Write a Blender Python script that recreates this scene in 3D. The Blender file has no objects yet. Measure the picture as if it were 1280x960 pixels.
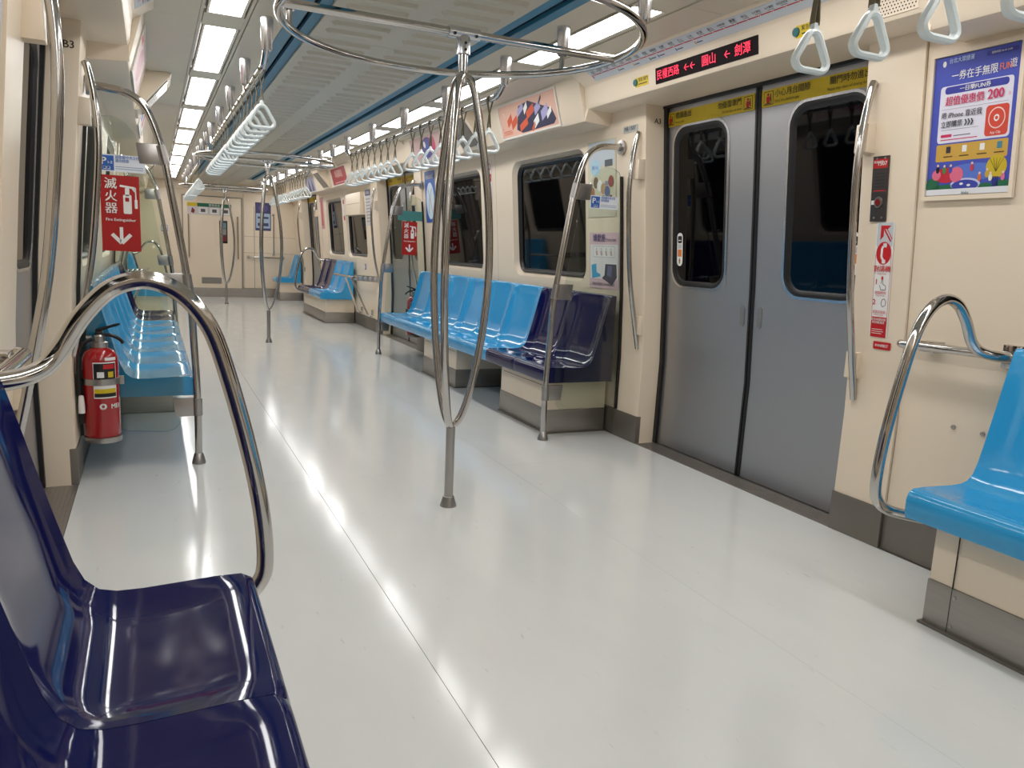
import bpy, bmesh, math, random
from mathutils import Vector, Matrix
random.seed(7)
SC = bpy.context.scene
COL = SC.collection
PI = math.pi

# ------------------------------------------------------------------ camera
cam_d = bpy.data.cameras.new('camera'); cam = bpy.data.objects.new('camera', cam_d); COL.objects.link(cam)
F, VPX, VPY, ROLL = 961.0, 189.5, 294.6, 0.0465
fw = Vector(((VPX-640)/F, (VPY-480)/F, 1)).normalized()
p2 = Vector(((VPX-640)/F+1, (VPY-480)/F+ROLL, 1))
dn = fw.cross(p2).normalized()
if dn.y < 0: dn = -dn
rt = dn.cross(fw)
M3 = Matrix((rt, fw, -dn))                      # rows: world axes seen from the camera
M = Matrix.Identity(4)
for r in range(3):
    M[r][0] = M3[r][0]; M[r][1] = -M3[r][1]; M[r][2] = -M3[r][2]
M[0][3], M[1][3], M[2][3] = -1.1385, 0.0, 1.10
cam.matrix_world = M
cam_d.sensor_width = 36; cam_d.lens = F/1280*36; cam_d.clip_start = 0.05; cam_d.clip_end = 100
SC.camera = cam
# ------------------------------------------------------------------ world, exposure
w = bpy.data.worlds.new('tunnel_dark'); SC.world = w; w.use_nodes = True
w.node_tree.nodes['Background'].inputs[0].default_value = (0.004, 0.004, 0.006, 1)
w.node_tree.nodes['Background'].inputs[1].default_value = 1.0
SC.view_settings.view_transform = 'Standard'; SC.view_settings.look = 'None'
SC.view_settings.gamma = 1; SC.view_settings.use_curve_mapping = False
SC.view_settings.exposure = 0.65
LAMP = 9.0

# ------------------------------------------------------------------ layout of the car
D = [-2.73, 3.016, 8.765, 14.11]      # door centres along the car
Y0, YE = -3.9, 15.85
HALF = 0.74                           # half door opening
CEIL = 2.135
WP = [(0, 1.478), (.5, 1.482), (.87, 1.466), (1.2, 1.442), (1.6, 1.408), (1.95, 1.38), (2.2, 1.36)]
DP = [(0, 1.605), (.5, 1.612), (1.0, 1.585), (1.45, 1.55), (1.95, 1.507), (2.2, 1.49)]
def interp(P, z):
    if z <= P[0][0]: return P[0][1]
    for (a, b), (c, d) in zip(P, P[1:]):
        if z <= c: return b+(d-b)*(z-a)/(c-a)
    return P[-1][1]
def W(z): return interp(WP, z)
def DX(z): return interp(DP, z)

# ------------------------------------------------------------------ materials
def s2l(c): return c/12.92 if c <= .04045 else ((c+.055)/1.055)**2.4
def srgb(r, g, b): return (s2l(r/255), s2l(g/255), s2l(b/255), 1)
MATS = {}
def mat(name, col, rough=.5, metal=0., spec=.5, coat=0., emit=0., noise=0., nscale=8., stretch=(1, 1, 1), bump=0., bscale=40., rvar=0.):
    if name in MATS: return MATS[name]
    m = bpy.data.materials.new(name); m.use_nodes = True
    nt = m.node_tree; b = nt.nodes['Principled BSDF']
    b.inputs['Base Color'].default_value = col; b.inputs['Roughness'].default_value = rough
    b.inputs['Metallic'].default_value = metal; b.inputs['Specular IOR Level'].default_value = spec
    b.inputs['Coat Weight'].default_value = coat; b.inputs['Coat Roughness'].default_value = .05
    if emit:
        b.inputs['Emission Color'].default_value = col; b.inputs['Emission Strength'].default_value = emit
    if noise or bump or rvar:
        tc = nt.nodes.new('ShaderNodeTexCoord'); mp = nt.nodes.new('ShaderNodeMapping')
        mp.inputs['Scale'].default_value = stretch
        nt.links.new(tc.outputs['Object'], mp.inputs['Vector'])
    if noise or rvar:
        n = nt.nodes.new('ShaderNodeTexNoise'); n.inputs['Scale'].default_value = nscale; n.inputs['Detail'].default_value = 5
        nt.links.new(mp.outputs['Vector'], n.inputs['Vector'])
    if noise:
        mx = nt.nodes.new('ShaderNodeMix'); mx.data_type = 'RGBA'
        mx.inputs['A'].default_value = tuple(c*(1-noise) for c in col[:3])+(1,)
        mx.inputs['B'].default_value = tuple(min(1, c*(1+noise)) for c in col[:3])+(1,)
        nt.links.new(n.outputs['Fac'], mx.inputs['Factor']); nt.links.new(mx.outputs['Result'], b.inputs['Base Color'])
    if rvar:
        mr = nt.nodes.new('ShaderNodeMapRange'); mr.inputs['To Min'].default_value = max(0, rough-rvar); mr.inputs['To Max'].default_value = rough+rvar
        nt.links.new(n.outputs['Fac'], mr.inputs['Value']); nt.links.new(mr.outputs['Result'], b.inputs['Roughness'])
    if bump:
        n2 = nt.nodes.new('ShaderNodeTexNoise'); n2.inputs['Scale'].default_value = bscale; n2.inputs['Detail'].default_value = 3
        nt.links.new(mp.outputs['Vector'], n2.inputs['Vector'])
        bp = nt.nodes.new('ShaderNodeBump'); bp.inputs['Strength'].default_value = bump; bp.inputs['Distance'].default_value = .01
        nt.links.new(n2.outputs['Fac'], bp.inputs['Height']); nt.links.new(bp.outputs['Normal'], b.inputs['Normal'])
    MATS[name] = m; return m
def glassmat(name, tint, refl=1.0):
    m = bpy.data.materials.new(name); m.use_nodes = True; nt = m.node_tree
    nt.nodes.remove(nt.nodes['Principled BSDF']); out = nt.nodes['Material Output']
    t = nt.nodes.new('ShaderNodeBsdfTransparent'); t.inputs[0].default_value = tint
    g = nt.nodes.new('ShaderNodeBsdfGlossy'); g.inputs['Roughness'].default_value = .02
    fr = nt.nodes.new('ShaderNodeFresnel'); fr.inputs[0].default_value = 1.45
    mx = nt.nodes.new('ShaderNodeMixShader')
    nt.links.new(fr.outputs[0], mx.inputs[0]); nt.links.new(t.outputs[0], mx.inputs[1]); nt.links.new(g.outputs[0], mx.inputs[2])
    nt.links.new(mx.outputs[0], out.inputs[0]); return m
def pm(r, g, b, rough=.45): return mat('print_%d_%d_%d' % (r, g, b), srgb(r, g, b), rough)

cream = mat('cream_panel', srgb(237, 221, 199), .34, noise=.025, nscale=3, rvar=.05)
ceilm = mat('ceiling_paint', srgb(216, 208, 190), .42, noise=.02, nscale=4)
ventm = mat('vent_paint', srgb(205, 200, 186), .5)
steel = mat('brushed_steel', srgb(170, 165, 158), .38, metal=.85, noise=.12, nscale=6, stretch=(1, 1, 14), rvar=.08)
skirt = mat('grey_skirting', srgb(128, 122, 114), .4, metal=.55, noise=.07, nscale=9, rvar=.06)
chrome = mat('polished_steel', srgb(196, 193, 189), .11, metal=1)
satin = mat('satin_steel', srgb(176, 173, 170), .32, metal=1)
hangm = mat('silver_sleeve', srgb(214, 214, 216), .26, metal=1)
alu = mat('door_aluminium', srgb(178, 178, 180), .42, metal=.92, noise=.05, nscale=20, stretch=(1, 1, 12), rvar=.06)
rubber = mat('black_rubber', srgb(22, 22, 25), .42)
dark = mat('dark_void', srgb(10, 10, 12), .6)
pane = mat('dark_window_glass', (.0008, .0008, .0014, 1), .03, spec=.24)
lightblue = mat('light_blue_plastic', srgb(52, 160, 218), .11, coat=.2, noise=.03, nscale=5)
navy = mat('navy_plastic', srgb(19, 23, 74), .075, spec=.34, coat=.08, noise=.04, nscale=5)
bluestrip = mat('blue_ceiling_strip', srgb(56, 130, 164), .4)
white = mat('white_plastic', srgb(226, 234, 234), .3)
strapm = mat('olive_webbing', srgb(116, 107, 84), .8)
lampm = mat('light_diffuser', (1, .985, .965, 1), .4, emit=LAMP)
redm = mat('extinguisher_red', srgb(168, 16, 24), .22, coat=.6)
blackp = mat('black_plastic', srgb(20, 20, 22), .35)
sillm = mat('sill_metal', srgb(158, 152, 146), .4, metal=.75, noise=.1, nscale=20)
tealm = mat('teal_button', srgb(24, 98, 104), .3)
glass = glassmat('tinted_screen_glass', (.925, .962, .93, 1))
ledm = mat('led_red', srgb(235, 28, 70), .4, emit=.75)
floorm = mat('vinyl_floor', srgb(221, 223, 221), .13, spec=.6, noise=.035, nscale=3.5, stretch=(2.5, .9, 1), bump=.02, bscale=7, rvar=.035)
def floor_specks(m):
    nt = m.node_tree; b = nt.nodes['Principled BSDF']
    src = b.inputs['Base Color'].links[0].from_socket
    tc = nt.nodes.new('ShaderNodeTexCoord'); mp = nt.nodes.new('ShaderNodeMapping'); mp.inputs['Scale'].default_value = (34, 7, 1)
    mp.inputs['Rotation'].default_value = (0, 0, .1)
    n = nt.nodes.new('ShaderNodeTexNoise'); n.inputs['Scale'].default_value = 1.6; n.inputs['Detail'].default_value = 6
    cr = nt.nodes.new('ShaderNodeMapRange'); cr.inputs['From Min'].default_value = .68; cr.inputs['From Max'].default_value = .8; cr.inputs['To Max'].default_value = .35
    mx = nt.nodes.new('ShaderNodeMix'); mx.data_type = 'RGBA'; mx.inputs['B'].default_value = srgb(120, 112, 98)
    nt.links.new(tc.outputs['Object'], mp.inputs['Vector']); nt.links.new(mp.outputs['Vector'], n.inputs['Vector'])
    nt.links.new(n.outputs['Fac'], cr.inputs['Value']); nt.links.new(cr.outputs['Result'], mx.inputs['Factor'])
    nt.links.new(src, mx.inputs['A']); nt.links.new(mx.outputs['Result'], b.inputs['Base Color'])
floor_specks(floorm)

# ------------------------------------------------------------------ mesh helpers
def spline(P, n=6):
    P = [Vector(p) for p in P]; out = []
    for i in range(len(P)-1):
        a = P[i-1] if i else P[0]*2-P[1]; b, c = P[i], P[i+1]; d = P[i+2] if i+2 < len(P) else P[-1]*2-P[-2]
        for k in range(n):
            t = k/n
            out.append(.5*((2*b)+(c-a)*t+(2*a-5*b+4*c-d)*t*t+(3*b-a-3*c+d)*t**3))
    out.append(P[-1]); return out
def fillet(P, r, n=6):
    P = [Vector(p) for p in P]; out = [P[0]]
    for i in range(1, len(P)-1):
        a, b, c = P[i-1], P[i], P[i+1]
        u = (a-b); v = (c-b); rr = min(r, u.length*.49, v.length*.49)
        p, q = b+u.normalized()*rr, b+v.normalized()*rr
        for k in range(n+1):
            t = k/n; out.append(p*(1-t)**2+b*2*t*(1-t)+q*t*t)
    out.append(P[-1]); return out
def rrect(u0, v0, u1, v1, r, k=6):
    pts = []
    for cx, cy, a in ((u1-r, v1-r, 0), (u0+r, v1-r, 90), (u0+r, v0+r, 180), (u1-r, v0+r, 270)):
        for i in range(k+1):
            t = math.radians(a+90*i/k); pts.append((cx+r*math.cos(t), cy+r*math.sin(t)))
    return pts
class MB:
    def __init__(s): s.v = []; s.f = []
    def add(s, vs, fs):
        o = len(s.v); s.v += [Vector(p) for p in vs]; s.f += [tuple(i+o for i in f) for f in fs]; return s
    def box(s, x0, x1, y0, y1, z0, z1):
        vs = [(x, y, z) for x in (x0, x1) for y in (y0, y1) for z in (z0, z1)]
        return s.add(vs, [(0, 1, 3, 2), (4, 6, 7, 5), (0, 4, 5, 1), (2, 3, 7, 6), (0, 2, 6, 4), (1, 5, 7, 3)])
    def hexa(s, a, b):      # two quads (4 pts each)
        return s.add(list(a)+list(b), [(0, 1, 2, 3), (7, 6, 5, 4), (0, 4, 5, 1), (1, 5, 6, 2), (2, 6, 7, 3), (3, 7, 4, 0)])
    def tube(s, P, r, n=12, closed=False, sy=1.0, up=None):
        P = [Vector(p) for p in P]; m = len(P); R = r if isinstance(r, (list, tuple)) else [r]*m
        vs = []; fs = []; nrm = None
        for i in range(m):
            if closed: t = (P[(i+1) % m]-P[i-1]).normalized()
            else: t = (P[min(i+1, m-1)]-P[max(i-1, 0)]).normalized()
            if nrm is None:
                a = Vector(up) if up else (Vector((0, 0, 1)) if abs(t.z) < .9 else Vector((0, 1, 0)))
                nrm = (a-t*a.dot(t)).normalized()
            else:
                nrm = (nrm-t*nrm.dot(t))
                nrm = nrm.normalized()
            b = t.cross(nrm)
            for k in range(n):
                an = 2*PI*k/n; vs.append(P[i]+nrm*math.cos(an)*R[i]*sy+b*math.sin(an)*R[i])
        for i in range(m if closed else m-1):
            j = (i+1) % m
            for k in range(n):
                k2 = (k+1) % n; fs.append((i*n+k, i*n+k2, j*n+k2, j*n+k))
        if not closed:
            fs.append(tuple(range(n))[::-1]); fs.append(tuple((m-1)*n+k for k in range(n)))
        return s.add(vs, fs)
    def lathe(s, prof, c=(0, 0, 0), n=20, axis='z'):
        vs = []; fs = []; c = Vector(c)
        for r, h in prof:
            for k in range(n):
                a = 2*PI*k/n
                p = {'z': (r*math.cos(a), r*math.sin(a), h), 'x': (h, r*math.cos(a), r*math.sin(a)), 'y': (r*math.cos(a), h, r*math.sin(a))}[axis]
                vs.append(c+Vector(p))
        for i in range(len(prof)-1):
            for k in range(n):
                k2 = (k+1) % n; fs.append((i*n+k, i*n+k2, (i+1)*n+k2, (i+1)*n+k))
        fs.append(tuple(range(n))[::-1]); fs.append(tuple((len(prof)-1)*n+k for k in range(n)))
        return s.add(vs, fs)
    def prism(s, A, B):     # two matching loops, capped
        n = len(A); fs = [tuple(range(n))[::-1], tuple(range(n, 2*n))]
        for k in range(n): fs.append((k, (k+1) % n, n+(k+1) % n, n+k))
        return s.add(list(A)+list(B), fs)
    def ring(s, A, B):
        n = len(A); return s.add(list(A)+list(B), [(k, (k+1) % n, n+(k+1) % n, n+k) for k in range(n)])
    def sweep(s, rows):     # rows of equal length -> open grid
        n = len(rows[0]); vs = [p for r in rows for p in r]
        return s.add(vs, [(i*n+k, i*n+k+1, (i+1)*n+k+1, (i+1)*n+k) for i in range(len(rows)-1) for k in range(n-1)])
    def build(s, name, m, parent=None, bevel=0, angle=35, flat=False):
        me = bpy.data.meshes.new(name); ob = bpy.data.objects.new(name, me); COL.objects.link(ob)
        if parent is not None:
            off = root_loc(parent); ob.parent = parent
        else:
            xs = [p.x for p in s.v]; ys = [p.y for p in s.v]; zs = [p.z for p in s.v]
            off = Vector(((min(xs)+max(xs))/2, (min(ys)+max(ys))/2, min(zs))); ob.location = off
        bm = bmesh.new(); vl = [bm.verts.new(p-off) for p in s.v]
        for f in s.f:
            try: bm.faces.new([vl[i] for i in f])
            except ValueError: pass
        bmesh.ops.remove_doubles(bm, verts=bm.verts, dist=1e-6)
        bmesh.ops.recalc_face_normals(bm, faces=bm.faces)
        if bevel:
            es = [e for e in bm.edges if len(e.link_faces) == 2 and e.calc_face_angle(0) > .6]
            bmesh.ops.bevel(bm, geom=es, offset=bevel, segments=2, affect='EDGES', profile=.6)
        bm.to_mesh(me); bm.free()
        if not flat:
            me.shade_smooth(); me.set_sharp_from_angle(angle=math.radians(angle))
        if m: me.materials.append(m)
        return ob
def root_loc(o):
    while o.parent: o = o.parent
    return Vector(o.location)
def tag(o, label, cat, group=None):
    o['label'] = label; o['category'] = cat
    if group: o['group'] = group
    return o
def thing(name, label, cat, loc, group=None):
    o = bpy.data.objects.new(name, None); COL.objects.link(o); o.location = loc; o.empty_display_size = .05
    return tag(o, label, cat, group)
def struct(name, loc=(0, 0, 0)):
    o = bpy.data.objects.new(name, None); COL.objects.link(o); o.location = loc; o['kind'] = 'structure'; o.empty_display_size = .05
    return o
def copy_tree(o, delta=None, parent=None):
    c = o.copy(); COL.objects.link(c); c.parent = parent
    if delta is not None: c.location = o.location+Vector(delta)
    for ch in list(o.children): copy_tree(ch, None, c)
    return c

# ------------------------------------------------------------------ flat prints: planes, shapes, lettering
TXT = bpy.data.objects.new('lettering_source', bpy.data.curves.new('lettering_source', 'FONT')); COL.objects.link(TXT)
class Plane:
    def __init__(s, o, R, U): s.o = Vector(o); s.R = Vector(R).normalized(); s.U = Vector(U).normalized(); s.N = s.R.cross(s.U)
    def at(s, u, v, d=0): return s.o+s.R*u+s.U*v+s.N*d
def wallplane(sd, y, z, off=.002):
    return Plane((sd*(W(z)-off), y, z), (0, -sd, 0), (sd*(W(z+.15)-W(z-.15)), 0, .3))
def doorplane(sd, y, z, off=.002):
    return Plane((sd*(DX(z)-off), y, z), (0, -sd, 0), (sd*(DX(z+.1)-DX(z-.1)), 0, .2))
def yplane(x, y, z): return Plane((x, y, z), (1, 0, 0), (0, 0, 1))
def letter_verts(body, size, align, bold, res=2):
    cu = TXT.data; cu.body = body; cu.size = size; cu.align_x = align; cu.align_y = 'CENTER'; cu.resolution_u = res
    bpy.context.view_layer.update()
    me = bpy.data.meshes.new_from_object(TXT.evaluated_get(bpy.context.evaluated_depsgraph_get()))
    vs = [v.co.copy() for v in me.vertices]; fs = [tuple(p.vertices) for p in me.polygons]; bpy.data.meshes.remove(me)
    if bold:                                   # heavier strokes: the same outlines set twice, slightly apart
        n = len(vs); b = bold*size
        vs = [v-Vector((b, 0, 0)) for v in vs]+[v+Vector((b, 0, .0002)) for v in vs]; fs = fs+[tuple(i+n for i in f) for f in fs]
    return vs, fs
def sheet(name, label, cat, pl, w_, h_, base, layers=(), group=None, th=.0015, r=0., depth0=0., parent=None):
    """a flat printed thing centred on pl: its sheet, with printed shapes and lettering as parts"""
    a = rrect(-w_/2, -h_/2, w_/2, h_/2, r, 4) if r else [(w_/2, h_/2), (-w_/2, h_/2), (-w_/2, -h_/2), (w_/2, -h_/2)]
    if parent is None:
        root = thing(name, label, cat, pl.at(0, -h_/2, 0), group)
    else: root = parent
    MB().prism([pl.at(u, v, depth0) for u, v in a], [pl.at(u, v, depth0+th) for u, v in a]).build('sheet', base, root, flat=True)
    d = depth0+th; acc = []
    for k, L in enumerate(layers):
        kind, m = L[0], L[1]
        mb = MB()
        if kind == 'text':
            _, m, body, u, v, size, align = L[:7]; bold = L[7] if len(L) > 7 else 0.0; sx = L[8] if len(L) > 8 else 1.0
            vs, fs = letter_verts(body, size, align, bold)
            mb.add([pl.at(u+p.x*sx, v+p.y, d+.0034+p.z) for p in vs], fs); nm = 'lettering'
        elif kind == 'rect':
            u0, v0, u1, v1, rr, lay = L[2:8]
            q = rrect(u0, v0, u1, v1, rr, 4) if rr else [(u1, v1), (u0, v1), (u0, v0), (u1, v0)]
            mb.add([pl.at(a_, b_, d+.0005*lay) for a_, b_ in q], [tuple(range(len(q)))]); nm = 'printed_block'
        elif kind == 'circ':
            u, v, ru, rv, lay = L[2:7]
            mb.add([pl.at(u+ru*math.cos(t*PI/10), v+rv*math.sin(t*PI/10), d+.0005*lay) for t in range(20)], [tuple(range(20))]); nm = 'printed_disc'
        elif kind == 'poly':
            pts, lay = L[2], L[3]
            mb.add([pl.at(a_, b_, d+.0005*lay) for a_, b_ in pts], [tuple(range(len(pts)))]); nm = 'printed_shape'
        elif kind == 'line':
            pts, wd, lay = L[2], L[3], L[4]; nm = 'printed_line'
            for si, ((a0, b0), (a1, b1)) in enumerate(zip(pts, pts[1:])):
                lay = L[4]+.15*(si % 2)
                e = Vector((a1-a0, b1-b0)); nn = Vector((-e.y, e.x)).normalized()*wd/2
                mb.add([pl.at(a0+nn.x, b0+nn.y, d+.0005*lay), pl.at(a0-nn.x, b0-nn.y, d+.0005*lay), pl.at(a1-nn.x, b1-nn.y, d+.0005*lay), pl.at(a1+nn.x, b1+nn.y, d+.0005*lay)], [(0, 1, 2, 3)])
        for g in acc:
            if g[0] == nm and g[1] is m: g[2].add(mb.v, mb.f); g[3] += 1; break
        else: acc.append([nm, m, mb, 2 if kind == 'line' and len(L[2]) > 2 else 1])
    for nm, m, mb, cnt in acc:
        o = mb.build(nm, m, root, flat=True)
        if cnt > 1 or nm == 'lettering': o['kind'] = 'stuff'     # print too fine to pick apart
    return root
WHITE = pm(238, 238, 236); BLACK = pm(24, 22, 24); RED = pm(192, 30, 34); SIGNRED = pm(172, 20, 18); YEL = pm(214, 186, 28)
BLUE = pm(40, 96, 178); GREYP = pm(196, 200, 206); DKBLUE = pm(60, 72, 168)

# ================================================================== SETTING
# ---- floor
fl = struct('floor')
MB().box(-1.66, 1.66, Y0, YE+.05, -.06, -.004).build('subfloor', dark, fl)
xs = [-1.464, -.4905, .492, 1.464]; ysm = [Y0, .9, 3.535, 8.6, 12.4, YE+.02]
for a, b in zip(xs, xs[1:]):
    for c, d in zip(ysm, ysm[1:]):
        MB().box(a+(.0008 if a < 0 else .0003), b-(.0008 if b < 0 else .0003), c+.0004, d-.0004, -.004, 0).build('vinyl_sheet', floorm, fl, flat=True)
# wall-side floor margins outside the doorways and ribbed door sills
for sd in (-1, 1):
    e = [Y0]+[q for dc in D for q in (dc-HALF, dc+HALF)]+[YE]
    for c, d in zip(e[::2], e[1::2]):
        MB().box(sd*1.4645, sd*1.56, c, d, -.004, 0).build('floor_margin', skirt, fl, flat=True)
tn = 0
for sd in (-1, 1):
    for dc in D[1:]:
        tn += 1; t = struct('trim_%d' % tn, (sd*1.53, dc, 0))
        MB().box(sd*1.465, sd*1.66, dc-HALF, dc+HALF, -.03, .001).build('sill_plate', sillm, t)
        n = 7
        for k in range(n):
            x = 1.48+k*.0165
            MB().box(sd*x, sd*(x+.008), dc-HALF+.01, dc+HALF-.01, .001, .0035).build('sill_rib', sillm, t, flat=True)

# ---- ceiling
ce = struct('ceiling')
def strip(name, x0, x1, z0, z1, m, ya=Y0, yb=YE, th=.02):
    for sd in (-1, 1):
        MB().hexa([(sd*x0, ya, z0), (sd*x1, ya, z1), (sd*x1, ya, z1+th), (sd*x0, ya, z0+th)], [(sd*x0, yb, z0), (sd*x1, yb, z1), (sd*x1, yb, z1+th), (sd*x0, yb, z0+th)]).build(name, m, ce, flat=True)
MB().box(-1.6, 1.6, Y0, YE+.05, CEIL+.06, CEIL+.1).build('roof_lining', dark, ce)
YB = 14.4                              # the blue strips stop before the end wall
strip('blue_strip', .385, .439, CEIL+.012, CEIL+.004, bluestrip, Y0, YB)
strip('blue_strip', .468, .527, CEIL-.004, CEIL-.001, bluestrip, Y0, YB)
strip('slot_lining', .43, .476, CEIL+.035, CEIL+.035, dark, Y0, YB, .005)
strip('ceiling_panel', .385, .527, CEIL, CEIL, ceilm, YB, YE)
# centre vent panels with pressed ribs
PP = 1.4
k0 = -6
for k in range(-6, 9):
    ya = 4.205+PP*k; yb = min(ya+PP, YE)
    if ya < Y0: ya = Y0
    vp = MB().box(-.384, .384, ya+.0015, yb-.0015, CEIL, CEIL+.02).build('vent_panel', ventm, ce, flat=True)
    far = MB(); n = int((yb-ya)/.1474)
    for i in range(n):
        y = ya+.05+i*.1474
        for sd in (-1, 1):
            def rib(mb, y=y, sd=sd):
                A = [(.05, 0), (.065, .034), (.325, .034), (.34, 0), (.325, -.034), (.065, -.034)]
                lo = [(sd*a, y+b, CEIL) for a, b in A]
                hi = [(sd*(a+(.012 if a < .2 else -.012)), y+b*.5-.006, CEIL-.016) for a, b in A]
                return mb.prism(lo, hi)
            if 2.2 < y < 11: rib(MB()).build('vent_rib', ventm, vp, angle=50)
            else: rib(far)
    if far.v:
        o = far.build('vent_ribs', ventm, vp, angle=50); o['kind'] = 'stuff'
# strips beside the lights
for sd in (-1, 1):
    for k in range(-6, 9):
        ya = max(4.205+PP*k, Y0); yb = min(4.205+PP*(k+1), YE)
        MB().box(sd*.5285, sd*.683, ya+.001, yb-.001, CEIL, CEIL+.02).build('ceiling_panel', ceilm, ce, flat=True)
        MB().box(sd*.9065, sd*1.25, ya+.001, yb-.001, CEIL, CEIL+.02).build('ceiling_panel', ceilm, ce, flat=True)
        MB().box(sd*.686, sd*.7, ya, yb, CEIL+.006, CEIL+.02).build('channel_edge', ceilm, ce, flat=True)
        MB().box(sd*.889, sd*.9035, ya, yb, CEIL+.006, CEIL+.02).build('channel_edge', ceilm, ce, flat=True)
        MB().box(sd*.703, sd*.886, 4.205+PP*k-.113, 4.205+PP*k+.113, CEIL+.001, CEIL+.02).build('channel_plate', ceilm, ce, flat=True)
# ---- ceiling lights
def ordinal(n): return ['first', 'second', 'third', 'fourth', 'fifth', 'sixth', 'seventh', 'eighth', 'ninth', 'tenth', 'eleventh', 'twelfth', 'thirteenth', 'fourteenth', 'fifteenth', 'sixteenth'][n]
for sd in (-1, 1):
    for k in range(-5, 8):
        y0 = 4.32+PP*k; y1 = y0+1.17
        row = 'the bench behind the fire extinguisher' if sd < 0 else 'the bench with the navy pair'
        t = thing('ceiling_light', 'white ceiling light panel, '+ordinal(7-k)+' from the end wall, above '+row, 'light', (sd*.795, (y0+y1)/2, CEIL), 'ceiling light panels above '+('extinguisher side' if sd < 0 else 'navy pair side'))
        A = rrect(.712, y0, .877, y1, .012, 3); B = rrect(.7235, y0+.011, .866, y1-.011, .008, 3)
        P = lambda L, z: [(sd*a, b, z) for a, b in L]
        MB().ring(P(A, CEIL+.0), P(B, CEIL+.003)).ring(P(A, CEIL+.0), P(A, CEIL+.03)).build('frame', ceilm, t)
        MB().add(P(B, CEIL+.003), [tuple(range(len(B)))]).build('diffuser', lampm, t, flat=True)

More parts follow.
